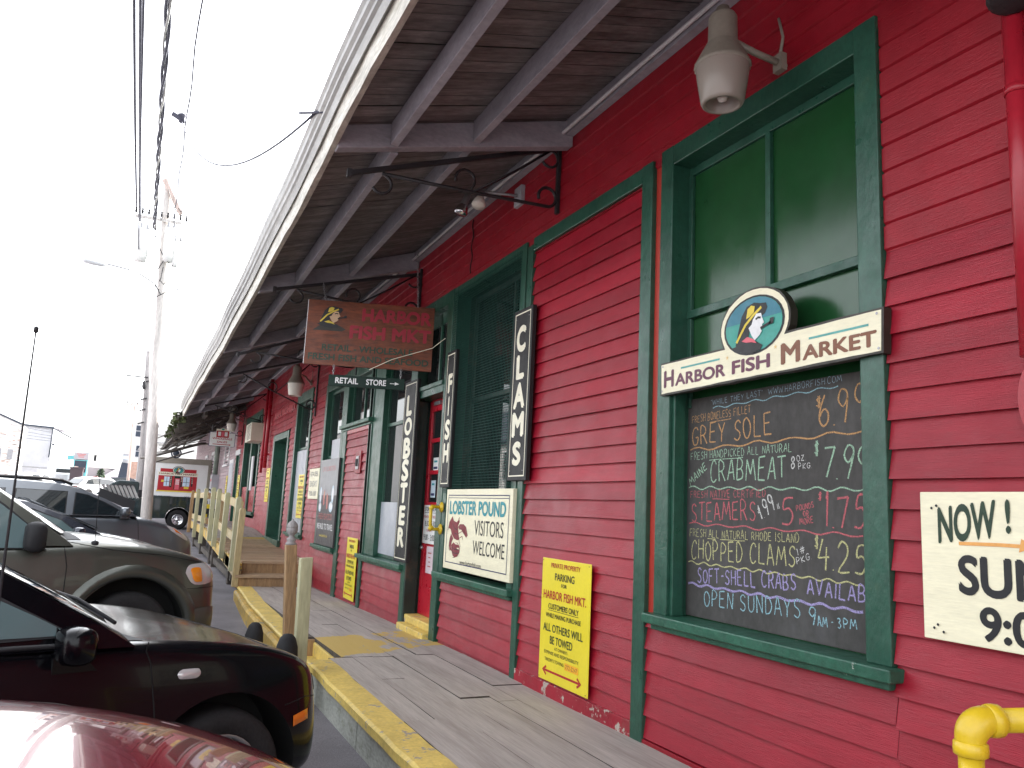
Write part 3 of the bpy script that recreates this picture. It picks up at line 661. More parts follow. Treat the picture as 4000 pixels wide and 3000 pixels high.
# window behind the tall sign, grey lower sheet
W3 = opening('window', 10.25, 8.40, .855, 3.44, .14, None, head=.2)
q = MB('green_trim'); q.box(-.02, .1, 9.66, 10.11, .86, 3.24); q.build('mullion', W3, bevel=.004)
sash(W3, 8.54, 9.68, .86, 3.24, bars_z=(2.46,)); pane(W3, 8.55, 9.66, 1.5, 3.22)
q = MB('grey_sheet'); q.box(.04, .052, 8.55, 9.66, .9, 1.515); q.box(.037, .0395, 9.02, 9.025, .9, 1.515); q.build('lower_sheet', W3)
# transom above the infilled bay
W4 = opening('transom_window', 11.73, 10.13, 2.60, 3.42, .17, None, head=.16); pane(W4, 10.29, 11.57, 2.6, 3.27); sash(W4, 10.29, 11.57, 2.6, 3.26, bars_y=(10.9,))
q = MB('green_trim'); q.box(-.034, .08, 10.14, 10.27, .15, 2.545); q.box(-.034, .08, 11.50, 11.72, .12, 2.545); q.build('bay_trim', B, bevel=.004)
W5 = opening('window', 13.16, 11.73, .825, 3.40, .14, None, head=.14)
sash(W5, 11.87, 13.02, .83, 3.26, bars_z=(2.2,)); pane(W5, 11.9, 13.0, 2.4, 3.24)
q = MB('grey_sheet'); q.box(.035, .05, 11.9, 12.72, .85, 2.46); q.build('lower_sheet', W5)
W6 = opening('window', 15.86, 14.32, .90, 3.52, .13, None, head=.18)
sash(W6, 14.45, 15.73, .9, 3.34, bars_z=(2.46,)); pane(W6, 14.48, 15.7, 2.42, 3.3)
q = MB('grey_sheet'); q.box(.03, .046, 14.47, 15.72, .92, 2.42); q.box(.028, .0296, 15.05, 15.055, .92, 2.42); q.build('lower_sheet', W6)
# recessed green door
q = MB('green_trim'); q.box(-.034, .36, 16.55, 16.70, .62, 2.9); q.box(-.034, .36, 18.35, 18.55, .66, 2.9); q.box(-.037, .36, 16.70, 18.35, 2.76, 2.9); q.box(-.08, .36, 16.5, 18.6, .55, .69)
D2 = q.build('door', B, bevel=.005)
q = MB('green_door'); q.box(.22, .26, 16.7, 18.35, .69, 2.76); q.box(.21, .219, 16.85, 17.45, .85, 1.7); q.box(.21, .219, 17.6, 18.2, .85, 1.7); q.build('leaf', D2, bevel=.004)
W7 = opening('window', 24.2, 20.85, 1.15, 3.75, .16, None, head=.2)
q = MB('green_trim'); q.box(-.03, .09, 22.4, 22.65, 1.15, 3.55); q.build('mullion', W7)
pane(W7, 21, 22.4, 1.9, 2.95); pane(W7, 22.65, 24, 1.9, 3.5)
q = MB('red_smooth'); q.box(.02, .06, 21.0, 24.04, 1.16, 1.8); q.build('lower_panel', W7)
q = MB('white_trim'); q.box(-.01, .02, 22.0, 22.35, 1.7, 2.6); q.build('notice', W7)
q = MB('green_trim'); q.box(-.03, .3, 25.1, 25.22, .78, 2.82); q.box(-.03, .3, 25.98, 26.1, .78, 2.82); q.mat('green_door'); q.box(.1, .15, 25.2, 26, .78, 2.8); D3 = q.build('door', B)
q = MB('white_trim'); q.box(-.04, .05, 25.0, 26.2, 2.79, 2.94); q.build('lintel', D3)

# eave: soffit boards, purlins, rafters, fascia, tin edge
def ez(y): return lerp_tab([(-4, 3.80), (4.5, 3.80), (6, 3.72), (8.7, 3.65), (12, 3.60), (18, 3.64), (23, 3.60)], y)+.012*math.sin(y*1.9)
def sof(x, y): return 4.42+(4.42-(ez(y)+.14))*x/1.78
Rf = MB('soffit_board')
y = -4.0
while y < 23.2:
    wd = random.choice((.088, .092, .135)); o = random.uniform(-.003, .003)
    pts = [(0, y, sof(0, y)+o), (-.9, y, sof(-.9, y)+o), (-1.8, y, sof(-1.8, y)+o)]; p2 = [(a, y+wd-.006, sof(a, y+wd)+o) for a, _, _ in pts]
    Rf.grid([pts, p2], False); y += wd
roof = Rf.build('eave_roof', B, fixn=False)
q = MB('dark_jamb')
rows = [[(9, yy, 7.4), (0, yy, 4.62), (-1.82, yy, ez(yy)+.22), (-1.82, yy, ez(yy)+.17), (0, yy, 4.46), (9, yy, 7.2)] for yy in (-4, 0, 4.5, 6, 9, 12, 15, 18, 21, 23.2, 34, 46)]
q.grid(rows, False); q.build('roof_deck', roof, fixn=False)
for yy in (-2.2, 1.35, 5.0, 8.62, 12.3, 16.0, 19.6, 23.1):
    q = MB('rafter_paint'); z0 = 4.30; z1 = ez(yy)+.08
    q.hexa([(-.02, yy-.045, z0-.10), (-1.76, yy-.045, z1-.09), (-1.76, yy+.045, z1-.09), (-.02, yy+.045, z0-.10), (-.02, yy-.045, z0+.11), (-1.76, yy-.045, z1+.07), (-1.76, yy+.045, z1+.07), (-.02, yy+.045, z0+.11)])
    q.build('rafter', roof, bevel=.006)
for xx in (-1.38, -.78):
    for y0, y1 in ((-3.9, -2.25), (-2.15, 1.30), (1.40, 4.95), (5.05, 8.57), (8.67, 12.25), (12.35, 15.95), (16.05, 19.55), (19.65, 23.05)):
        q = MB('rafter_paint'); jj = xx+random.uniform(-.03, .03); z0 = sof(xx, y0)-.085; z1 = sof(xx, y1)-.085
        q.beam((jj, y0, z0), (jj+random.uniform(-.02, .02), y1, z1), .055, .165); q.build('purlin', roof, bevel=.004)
q = MB('rafter_paint'); n = 40
rows = []
q.beam((-.05, -4, 4.345), (-.05, 23, 4.345), .06, .13); q.mat('white_trim'); q.tube([(-.105, -4+i*.9, 4.30+.012*math.sin(i*1.7)) for i in range(31)], .014, 8)
q.build('ledger', roof)
q = MB('fascia_white'); rows = []
for i in range(110):
    yy = -4+i*.25; z = ez(yy); j = random.uniform(-.004, .004)
    rows.append([(-1.76, yy, z+.01), (-1.80+j, yy, z), (-1.815+j, yy, z+.15), (-1.77, yy, z+.16)])
q.grid(rows, False, True); q.face(rows[0]); q.face(rows[-1][::-1]); q.build('fascia', roof)
q = MB('galvanised'); rows = []
for i in range(220):
    yy = -4+i*.124; z = ez(yy)+.15; wv = .004*math.sin(yy*1.1)
    rows.append([(-1.812, yy, z-.01), (-1.83+wv, yy, z-.03), (-1.845+wv, yy, z+.005), (-1.852, yy, z+.02), (-1.868+wv, yy, z+.03), (-1.872, yy, z+.06), (-1.888+wv, yy, z+.075), (-1.893, yy, z+.11), (-1.905+wv, yy, z+.13), (-1.90, yy, z+.17), (-1.8, yy, z+.2)])
q.grid(rows, False); q.build('tin_edge', roof, fixn=False)

# ------------------------------------------------------------------ grey neighbour with a mossy broken canopy
N = thing('grey_shed', 'grey lilac clapboard building with a mossy rotting canopy past the red market', 'building', (0, 27, 0))
q = MB('lilac_clapboard'); clap(q, 26.4, 46, .3, 4.4, first=.3); q.build('clapboard_wall', N, fixn=False)
q = MB('white_trim'); q.box(-.04, .05, 26.62, 27.75, .78, 2.70); q.mat('grey_sheet'); q.box(-.05, 0, 26.75, 27.6, .8, 2.58); q.build('white_door', N)
for a, c, z0, z1 in ((28.3, 29.8, 2.6, 3.75), (34, 35.4, 1.4, 3.3), (37.5, 38.9, 1.4, 3.3)):
    q = MB('white_trim'); q.box(-.04, .05, a, a+.12, z0, z1); q.box(-.04, .05, c-.12, c, z0, z1); q.box(-.045, .05, a, c, z1-.1, z1); q.box(-.08, .05, a-.05, c+.05, z0-.07, z0); wq = q.build('window', N)
    q = MB('window_glass'); q.box(-.01, .01, a+.1, c-.1, z0, z1-.1); q.build('pane', wq)
q = MB('rotten_wood'); y = 23.2; cz = lambda x, y: 4.3+(4.3-3.62)*x/1.8
while y < 33.5:
    wd = random.uniform(.09, .2); xo = -1.85+random.uniform(-.12, .25)+(.25 if 29 < y < 31 and random.random() < .6 else 0)
    if not (y > 28 and random.random() < .3):
        zz = random.uniform(-.05, .03)
        q.hexa([(0, y, cz(0, y)+zz), (xo, y, cz(xo, y)+zz), (xo, y+wd, cz(xo, y)+zz), (0, y+wd, cz(0, y)+zz), (0, y, cz(0, y)+zz+.03), (xo, y, cz(xo, y)+zz+.03), (xo, y+wd, cz(xo, y)+zz+.03), (0, y+wd, cz(0, y)+zz+.03)])
    y += wd
for yy in (24.5, 26.5, 28.5, 30.6, 32.6): q.beam((-.05, yy, 4.15), (-1.85, yy, 3.42), .1, .16)
for xx in (-1.2, -.5): q.beam((xx, 23.2, cz(xx, 0)-.1), (xx, 33.2, cz(xx, 0)-.12), .08, .14)
for k in range(14):
    yy = random.uniform(27, 33); q.beam((random.uniform(-1.4, -.3), yy, random.uniform(3.3, 3.9)), (random.uniform(-2.5, -1.2), yy+random.uniform(-1.2, 1.2), random.uniform(2.9, 3.5)), random.uniform(.03, .08), .025)
q.beam((-.6, 32.5, 3.5), (-2.62, 31.2, 2.72), .35, .05); q.beam((-.9, 33, 3.2), (-2.3, 32.5, 2.62), .2, .04); q.beam((-1.75, 29.5, 3.4), (-1.95, 33, 3.2), .12, .06)
can = q.build('canopy', N)
q = MB('moss')
for k in range(300):
    yy = random.uniform(23.2, 31.8); c = Vector((-1.86+random.uniform(-.10, .2)-.006*(yy-23), yy, cz(-1.85, yy)+random.uniform(-.08, .1))); r = random.uniform(.03, .11)
    d = [Vector((random.uniform(-1, 1), random.uniform(-1, 1), random.uniform(-1, 1))).normalized()*r*random.uniform(.6, 1.2) for _ in range(4)]
    for f in ((0, 1, 2), (0, 2, 3), (0, 3, 1), (1, 3, 2)): q.face([c+d[i] for i in f])
q.build('moss_fringe', can)
q = MB('pipe_green'); q.tube([(-.14, 31.6, 4.0), (-.14, 31.6, 2.3)], .09, 12)
tag(q.build('drain_pipe', loc=(-.14, 31.6, 2.3)), 'grey green vertical drain pipe running into a grey box on the grey shed', 'pipe')
q = MB('grey_box'); q.box(-.26, 0, 31.2, 32.0, 1.2, 2.3); q.mat('ink_red'); q.box(-.264, -.261, 31.4, 31.8, 2.05, 2.15); q.mat('ink_white'); q.box(-.2635, -.262, 31.45, 31.75, 2.08, 2.11)
tag(q.build('utility_box', loc=(-.1, 31.6, 1.2), bevel=.01), 'grey metal utility box with a red sticker below the green drain pipe', 'utility box')
q = MB('caution'); q.box(-.75, -.45, 27.0, 27.5, .85, 1.25); q.box(-.72, -.66, 27.1, 27.16, 1.25, 1.65); q.mat('rubber'); q.box(-.7, -.4, 26.9, 27.1, .95, 1.12)
q.lathe((-.5, 26.95, .9), [(0, -.05), (.12, -.05), (.12, .05), (0, .05)], 14, (0, 1, 0)); q.tube([(-.72, 27.1, 1.6), (-.6, 27.3, 1.72), (-.48, 27.4, 1.6)], .02, 6)
tag(q.build('hand_cart', loc=(-.6, 27.2, .78), bevel=.01), 'yellow and black wheeled cart standing on the far landing behind the railing', 'cart')

# ------------------------------------------------------------------ signs on the wall
def board(name, label, cat, fr, wd, ht, th, face, edge=None, group=None, bevel=.003):
    t = thing(name, label, cat, fr.p(wd/2, 0, -th), 0, group)
    q = MB(edge or face)
    q.prism([fr.p(0, 0, -th), fr.p(wd, 0, -th), fr.p(wd, ht, -th), fr.p(0, ht, -th)], fr.n*th)
    if edge: q.mat(face); q.face([fr.p(.002, .002, .0006), fr.p(wd-.002, .002, .0006), fr.p(wd-.002, ht-.002, .0006), fr.p(.002, ht-.002, .0006)])
    q.build('panel', t, bevel=bevel if not edge else 0)
    return t
def screws(mb, fr, pts, mat='steel_grey', r=.006):
    for a, b in pts: poly(mb, fr, ellipse((a, b), r, r, 10), mat, .0045)
def finish(mb, name, t): return mb.build(name, t, fixn=False)
# market name board over the chalk menu, with the emblem hump
fr = wallfr(3.715, 2.165, -.062)
t = thing('name_sign', 'cream shop name board with a round fisherman emblem over the chalk menu', 'sign', fr.p(.75, 0, 0))
def outline(g):
    pts = [(0-g, 0-g), (1.5+g, .008-g), (1.505+g, .19+g)]
    cx, cz, rx, rz = .757, .265, .243+g, .182+g
    a0 = math.asin(max(-1, (.183+g-cz)/rz))
    pts.append((cx+rx*math.cos(a0), .186+g))
    for k in range(1, 20): a = a0+(math.pi-2*a0)*k/20; pts.append((cx+rx*math.cos(a), cz+rz*math.sin(a)))
    pts.append((cx-rx*math.cos(a0), .18+g)); pts.append((-.002-g, .178+g))
    return pts
def roughen(pts, amp, n=6):
    out = []
    for i, a in enumerate(pts):
        b2 = pts[(i+1) % len(pts)]; k = max(1, int(math.hypot(b2[0]-a[0], b2[1]-a[1])/.07))
        for j in range(k): out.append((a[0]+(b2[0]-a[0])*j/k+random.uniform(-amp, amp), a[1]+(b2[1]-a[1])*j/k+random.uniform(-amp, amp)))
    return out
q = MB('ink_signdark'); q.prism([fr.p(a, b, -.045) for a, b in roughen(outline(.004), .0022)], fr.n*.044); q.build('backing', t)
q = MB('sign_cream'); q.face([fr.p(a, b, .0008) for a, b in roughen(outline(-.006), .0016)]); q.build('panel', t)
q = MB('ink_black')
for s_, a0, a1, b0, b1, m in (('H', .030, .122, .036, .134, 'ink_plum'), ('ARBOR', .135, .555, .036, .104, 'ink_plum'), ('FISH', .603, .872, .036, .106, 'ink_plum'), ('M', .942, 1.062, .036, .136, 'ink_brown'), ('ARKET', 1.076, 1.476, .036, .104, 'ink_brown')):
    text(q, fr, s_, a0, b0, a1, b1, m, .034, .002)
finish(q, 'lettering', t)
q = MB('ink_tealline'); rect(q, fr, .185, .126, .51, .136, 'ink_tealline', .002); rect(q, fr, 1.114, .126, 1.437, .136, 'ink_tealline', .002)
for cx in (.568, .908):
    poly(q, fr, [(cx+(.013 if k % 2 == 0 else .005)*math.sin(k*math.pi/5), .128+(.013 if k % 2 == 0 else .005)*math.cos(k*math.pi/5)) for k in range(10)], 'ink_goldstar', .002)
screws(q, fr, [(.02, .16), (.015, .02), (1.48, .17), (1.485, .025)]); finish(q, 'ornament', t)
q = MB('ink_black'); fisherman(q, fr, (.757, .262), (.205, .142), .002); finish(q, 'emblem', t)

# chalk menu
fr = wallfr(3.705, .96, .1)
t = board('chalk_menu', 'black chalkboard seafood price list in the green window', 'chalkboard', fr, 1.33, 1.19, .01, 'chalkboard')
q = MB('chalk_white')
def inset(y): return y-.03*max(0, y-2.4)/1.27
def ch(s_, y0, z0, y1, z1, h, col, wd=.0055): hand(q, fr, s_, 3.705-inset(y0), z0-.96, 3.705-inset(y1), z1-.96, h, 'chalk_'+col, wd)
def wv(y0, z0, y1, z1, n, col, amp=.008, wd=.0065): wavy(q, fr, 3.705-inset(y0), z0-.96, 3.705-inset(y1), z1-.96, n, amp, wd, 'chalk_'+col)
ch('"WHILE THEY LAST"  WWW.HARBORFISH.COM', 3.50, 2.100, 2.574, 2.118, .030, 'paleblue', .003); wv(3.482, 2.082, 2.596, 2.098, 6, 'blue', .006, .005)
ch('FRESH BONELESS FILLET', 3.666, 2.012, 3.178, 2.03, .040, 'orange', .0034); wv(3.51, 2.005, 3.33, 2.012, 1, 'orange', .001, .004)
ch('GREY SOLE', 3.664, 1.888, 3.018, 1.905, .105, 'orange', .0075); ch('$', 2.733, 2.01, 2.69, 2.012, .062, 'orange', .005); ch('6.99', 2.715, 1.925, 2.44, 1.935, .15, 'orange', .0085)
wv(3.68, 1.862, 2.462, 1.886, 5, 'orange', .009, .0075)
ch('FRESH HANDPICKED ALL NATURAL', 3.674, 1.806, 2.887, 1.818, .040, 'green', .0034); wv(3.511, 1.799, 3.235, 1.803, 1, 'green', .001, .004)
ch('MAINE', 3.672, 1.662, 3.525, 1.755, .042, 'green', .0055); ch('CRABMEAT', 3.499, 1.683, 2.926, 1.692, .110, 'green', .0075)
ch('8', 2.896, 1.736, 2.866, 1.736, .053, 'white', .006); ch('OZ.', 2.855, 1.769, 2.80, 1.773, .027, 'white', .0034); ch('PKG.', 2.845, 1.732, 2.763, 1.737, .027, 'white', .0034)
ch('$', 2.746, 1.785, 2.712, 1.786, .068, 'green', .005); ch('7.99', 2.70, 1.688, 2.435, 1.672, .145, 'green', .0085); wv(3.688, 1.652, 2.465, 1.636, 8, 'green')
ch('FRESH NATIVE CERTIFIED', 3.674, 1.596, 3.067, 1.602, .037, 'red', .0034); wv(3.48, 1.590, 3.34, 1.590, 1, 'red', .001, .004)
ch('STEAMERS', 3.659, 1.469, 3.136, 1.488, .097, 'red', .007); ch('$', 3.126, 1.519, 3.104, 1.522, .03, 'white', .0034); ch('1.99', 3.10, 1.492, 2.995, 1.545, .075, 'white', .0065); ch('lb.', 2.985, 1.545, 2.965, 1.549, .026, 'white', .0035)
ch('5', 2.962, 1.467, 2.87, 1.469, .138, 'red', .0085); ch('POUNDS', 2.86, 1.538, 2.749, 1.557, .024, 'red', .0035); ch('OR', 2.817, 1.514, 2.783, 1.516, .023, 'red', .0035); ch('MORE', 2.839, 1.475, 2.754, 1.487, .028, 'red', .0035)
ch('$', 2.726, 1.588, 2.70, 1.589, .037, 'red', .0045); ch('1.75', 2.689, 1.474, 2.455, 1.474, .145, 'red', .0095); wv(3.683, 1.455, 2.474, 1.441, 6, 'red', .007)
ch('FRESH ALL NATURAL RHODE ISLAND', 3.676, 1.385, 2.845, 1.393, .041, 'yellow', .0034); wv(3.52, 1.379, 3.45, 1.38, 1, 'yellow', .001, .004); wv(3.415, 1.379, 3.222, 1.382, 1, 'yellow', .001, .004)
ch('CHOPPED CLAMS', 3.661, 1.266, 2.868, 1.280, .095, 'yellow', .0065); ch('1#', 2.858, 1.334, 2.807, 1.352, .032, 'white', .0034); ch('PKG.', 2.859, 1.293, 2.769, 1.325, .028, 'white', .0034)
ch('$', 2.752, 1.37, 2.72, 1.372, .062, 'yellow', .005); ch('4.25', 2.733, 1.281, 2.455, 1.281, .13, 'yellow', .008); wv(3.685, 1.246, 2.479, 1.238, 11, 'yellow', .006)
ch('SOFT-SHELL CRABS', 3.603, 1.142, 2.864, 1.178, .072, 'purple', .0075); ch('AVAILABLE', 2.797, 1.166, 2.36, 1.168, .066, 'purple', .0075); wv(3.683, 1.13, 2.482, 1.128, 9, 'purple', .006, .011)
ch('OPEN SUNDAYS', 3.542, 1.028, 2.836, 1.054, .077, 'blue', .006); ch('9', 2.792, 1.035, 2.742, 1.036, .075, 'blue', .006); ch('AM - 3', 2.735, 1.034, 2.60, 1.046, .042, 'blue', .005); ch('PM', 2.588, 1.046, 2.516, 1.05, .042, 'blue', .005)
finish(q, 'chalk_writing', t)

# cream sunday board at the right
fr = wallfr(2.082, 1.092, -.044)
t = board('hours_board', 'cream plywood NOW! sunday hours board right of the chalk menu', 'sign', fr, 1.15, .525, .014, 'sign_cream')
q = MB('ink_dgreen')
text(q, fr, 'NOW', .072, .338, .292, .470, 'ink_dgreen', .03, .002, .03); text(q, fr, '!', .325, .385, .343, .500, 'ink_dgreen', .03)
text(q, fr, 'SUNDAYS', .145, .168, .90, .306, 'ink_black', .03, .002, -.004); text(q, fr, '9:00 - 3:00', .218, .022, .9, .138, 'ink_black', .03, .002, -.006)
stroke(q, fr, [(.152, .344), (.3, .347), (.385, .346)], .012, 'ink_orange', .0022); poly(q, fr, [(.365, .326), (.375, .37), (.43, .349)], 'ink_orange', .0024)
screws(q, fr, [(.07, .475), (.05, .466), (.045, .04), (.06, .053), (.082, .03)], 'ink_black', .005); finish(q, 'lettering', t)

# yellow tow-away notices
def tow_sign(yl, yr, z0, z1, x, label, wavyness=0):
    fr = wallfr(yl, z0, x); W_ = yl-yr; H_ = z1-z0
    t = board('parking_notice', label, 'sign', fr, W_, H_, .006, 'sign_yellow', group='yellow tow away notices')
    q = MB('ink_red'); S = lambda s_, a0, b0, a1, b1, m, bd=.012, sk=0: text(q, fr, s_, a0*W_, b0*H_, a1*W_, b1*H_, m, bd, .002, sk)
    S('PRIVATE PROPERTY', .20, .925, .80, .965, 'ink_red'); S('PARKING', .29, .825, .69, .885, 'ink_black'); S('FOR', .43, .775, .54, .805, 'ink_black'); S('HARBOR FISH MKT.', .055, .665, .93, .735, 'ink_red', .016)
    S('CUSTOMERS ONLY', .17, .585, .79, .63, 'ink_black'); rect(q, fr, .17*W_, .572*H_, .79*W_, .576*H_, 'ink_black', .002); S('WHILE MAKING PURCHASE', .12, .515, .84, .552, 'ink_black', .008)
    S('ALL OTHERS WILL', .075, .40, .885, .465, 'ink_dgreen'); S('BE TOWED', .23, .305, .69, .37, 'ink_dgreen'); S('AT OWNER\'S', .33, .262, .60, .288, 'ink_black', .004); S('EXPENSE AND RESPONSIBILITY', .115, .218, .82, .245, 'ink_black', .004)
    S("TARDIFF'S TOWING", .13, .16, .53, .188, 'ink_black', .004); rect(q, fr, .55*W_, .142*H_, .82*W_, .196*H_, 'ink_amber', .0018); S('772-2247', .57, .152, .80, .184, 'ink_brown', .004, 0)
    stroke(q, fr, [(.12*W_, .083*H_), (.85*W_, .083*H_)], .014*H_/.8, 'ink_red', .002)
    for a, d in ((.10, 1), (.87, -1)): stroke(q, fr, [((a+.07*d)*W_, .115*H_), (a*W_, .083*H_), ((a+.07*d)*W_, .05*H_)], .016*H_/.8, 'ink_red', .0022)
    screws(q, fr, [(.03*W_, .98*H_), (.97*W_, .98*H_), (.03*W_, .02*H_), (.97*W_, .02*H_)], 'ink_black', .004); finish(q, 'lettering', t)
    return t
tow_sign(5.125, 4.455, .352, 1.165, -.042, 'yellow tow away notice low on the red panel beside the chalk menu')
tow_sign(10.905, 10.355, .233, 1.03, -.04, 'yellow tow away notice low between the black poster and the LOBSTER board')
tow_sign(15.02, 14.38, 1.178, 1.955, -.028, 'yellow tow away notice on the grey sheet of a window')
tow_sign(19.10, 18.58, 1.43, 2.185, -.042, 'yellow tow away notice between the green door and the drain pipes')
tow_sign(24.9, 24.4, 1.4, 2.15, -.042, 'yellow tow away notice left of the air conditioner window')
tow_sign(28.25, 27.85, 1.4, 2.2, -.05, 'yellow tow away notice on the grey shed, farthest of all')

# lobster pound board
fr = wallfr(7.09, .935, -.062)
t = board('pound_sign', 'cream LOBSTER POUND visitors board with a red lobster', 'sign', fr, 1.46, .715, .05, 'sign_cream')
q = MB('ink_black')
frame_line(q, fr, .055, .055, 1.405, .665, .008, 'ink_navy'); rect(q, fr, .06, .635, 1.4, .64, 'ink_navy')
text(q, fr, 'LOBSTER POUND', .10, .488, 1.345, .612, 'ink_teal', .035, .002)
text(q, fr, 'VISITORS', .715, .325, 1.315, .452, 'ink_black', .004, .002); text(q, fr, 'WELCOME', .70, .165, 1.35, .282, 'ink_black', .004, .002); text(q, fr, 'www.harborfish.com', .42, .062, .90, .098, 'ink_black', .0, .002)
finish(q, 'lettering', t)
q = MB('ink_lob')
mp = lambda pts: [(.075+(x-340)/165*.50, .475-(y-490)/360*.365) for x, y in pts]
for pg in ([(345, 600), (352, 548), (376, 494), (388, 532), (412, 545), (432, 518), (436, 540), (424, 575), (432, 640), (441, 690), (425, 700), (398, 688), (376, 650), (366, 610)],
           [(426, 585), (440, 558), (470, 556), (490, 580), (504, 648), (494, 668), (474, 640), (452, 604), (438, 606)],
           [(372, 650), (392, 688), (380, 720), (376, 760), (384, 800), (366, 790), (358, 750), (362, 690)],
           [(384, 800), (378, 748), (396, 722), (428, 720), (447, 752), (448, 800), (432, 838), (412, 850), (394, 838)]): poly(q, fr, mp(pg), 'ink_lob', .0022)
for ln in ([(432, 640), (470, 610), (490, 640)], [(436, 690), (452, 750)], [(425, 520), (436, 500)], [(350, 600), (341, 622)], [(362, 700), (356, 780), (370, 800)], [(440, 680), (462, 660), (470, 690)], [(412, 850), (396, 852)]): stroke(q, fr, mp(ln), .006, 'ink_lob', .0022)
for pg in ([(396, 720), (412, 736), (436, 738), (428, 726)], [(424, 766), (440, 762), (446, 776), (430, 774)]): poly(q, fr, mp(pg), 'sign_cream', .003)
for ln in ([(384, 770), (410, 782), (440, 780)], [(390, 805), (412, 815), (440, 808)], [(380, 560), (400, 600), (420, 610)], [(400, 640), (424, 650)]): stroke(q, fr, mp(ln), .006, 'ink_black', .0028)
finish(q, 'lobster_picture', t)

# tall black letter boards
def tall(word, yl, yr, z0, z1, x, letters, label, hx=.0):
    fr = wallfr(yl, z0, x); W_ = yl-yr; H_ = z1-z0
    t = board('letter_board', label, 'sign', fr, W_, H_, .035, 'sign_black', group='tall black letter boards')
    q = MB('ink_cream'); frame_line(q, fr, .028, .03, W_-.028, H_-.03, .010, 'ink_cream', .002)
    for c, (zt, zb, a, b2) in zip(word, letters): text(q, fr, c, a, zb-z0, b2, zt-z0, 'ink_cream', .05, .0022)
    screws(q, fr, [(.055, .075), (W_-.055, .075), (.055, H_-.075), (W_-.055, H_-.075)], 'steel_grey', .005)
    finish(q, 'lettering', t)
tall('CLAMS', 5.735, 5.40, 1.71, 3.07, -.075, [(2.935, 2.718, .07, .235), (2.697, 2.50, .085, .23), (2.474, 2.268, .06, .26), (2.241, 2.045, .055, .265), (2.01, 1.822, .085, .235)], 'black vertical board lettered CLAMS')
tall('FISH', 7.272, 7.025, 1.67, 2.985, -.078, [(2.760, 2.570, .075, .19), (2.537, 2.348, .112, .138), (2.314, 2.117, .06, .195), (2.090, 1.899, .055, .197)], 'black vertical board lettered FISH')
tall('LOBSTER', 8.58, 8.135, .89, 2.845, -.085, [(2.69, 2.456, .11, .30), (2.439, 2.242, .08, .34), (2.218, 1.985, .09, .345), (1.983, 1.740, .085, .33), (1.728, 1.508, .085, .335), (1.482, 1.272, .10, .315), (1.25, 1.042, .095, .335)], 'black vertical board lettered LOBSTER')

# poster, cream board, door papers
fr = wallfr(12.90, .835, -.07)
t = board('seafood_poster', 'black and grey seafood poster with plates covering a green window', 'poster', fr, 1.25, 1.30, .03, 'ink_dkgrey')
q = MB('ink_grey'); rect(q, fr, 0, .75, 1.25, 1.30, 'ink_grey', .0012)
text(q, fr, 'FRESH SEAFOOD', .14, .385, 1.06, .475, 'ink_softred', .0, .002); text(q, fr, 'WE PACK TO TRAVEL', .06, .235, 1.16, .325, 'ink_white', .012, .002); text(q, fr, 'www.harborfish.com', .28, .125, .84, .165, 'ink_yellow', 0, .002)
text(q, fr, 'LIVE LOBSTERS', .18, 1.12, 1.08, 1.19, 'ink_softred', -.006, .002)
finish(q, 'lettering', t)
q = MB('plate_blue')
for c, rx, ry in (((.16, .74), .075, .14), ((.17, .57), .10, .075), ((1.0, .76), .08, .14), ((.93, .58), .13, .08)):
    poly(q, fr, ellipse(c, rx, ry, 18), 'plate_blue', .002); poly(q, fr, ellipse((c[0]+.01, c[1]+.01), rx*.7, ry*.65, 14), 'ink_white', .0026)
for c, a in (((.42, .74), .4), ((.66, .68), -.4)):
    poly(q, fr, [(c[0]-.07, c[1]), (c[0]-.02+a*.1, c[1]+.11), (c[0]+.05, c[1]+.06), (c[0]+.06, c[1]-.12), (c[0]-.03, c[1]-.15)], 'ink_softred', .002)
    poly(q, fr, [(c[0]-.02, c[1]+.02), (c[0]+a*.05, c[1]+.08), (c[0]+.03, c[1]-.05)], 'ink_skin', .0026)
finish(q, 'picture', t)
fr = wallfr(13.955, 1.525, -.042)
t = board('hours_board', 'small cream sunday hours board left of the seafood poster', 'sign', fr, .81, .505, .012, 'sign_cream')
q = MB('ink_grey'); text(q, fr, 'NOW OPEN', .1, .37, .72, .455, 'ink_grey', 0, .002); text(q, fr, 'SUNDAYS', .1, .2, .68, .3, 'ink_grey', 0, .002); text(q, fr, '9:00-3:00', .12, .05, .66, .135, 'ink_grey', 0, .002); finish(q, 'lettering', t)
fr = wallfr(8.23, 1.10, .112)
t = board('store_hours', 'white store hours plate on the red shop door', 'sign', fr, .44, .40, .006, 'sign_white')
q = MB('ink_black'); text(q, fr, 'STORE HOURS', .03, .335, .41, .38, 'ink_black', .004, .002); rect(q, fr, .03, .318, .41, .323, 'ink_black')
text(q, fr, 'MONDAY - SATURDAY', .02, .265, .42, .292, 'ink_red', .002, .002); text(q, fr, '8:30 - 5:30', .06, .18, .38, .235, 'ink_black', 0, .002); text(q, fr, 'SUNDAY', .12, .125, .3, .15, 'ink_red', 0, .002); text(q, fr, '9:00 - 3:00', .04, .035, .38, .095, 'ink_black', 0, .002); finish(q, 'lettering', t)
fr = wallfr(8.11, .80, .126)
t = board('paper_notice', 'pale pink paper notice taped low on the red door', 'notice', fr, .21, .275, .002, 'paper_pink')
q = MB('ink_lob')
for k, (a, b2) in enumerate(((.05, .16), (.07, .14), (.08, .13), (.06, .15))): rect(q, fr, a, .2-k*.045, b2, .212-k*.045, 'ink_softred', .0012)
finish(q, 'lettering', t)
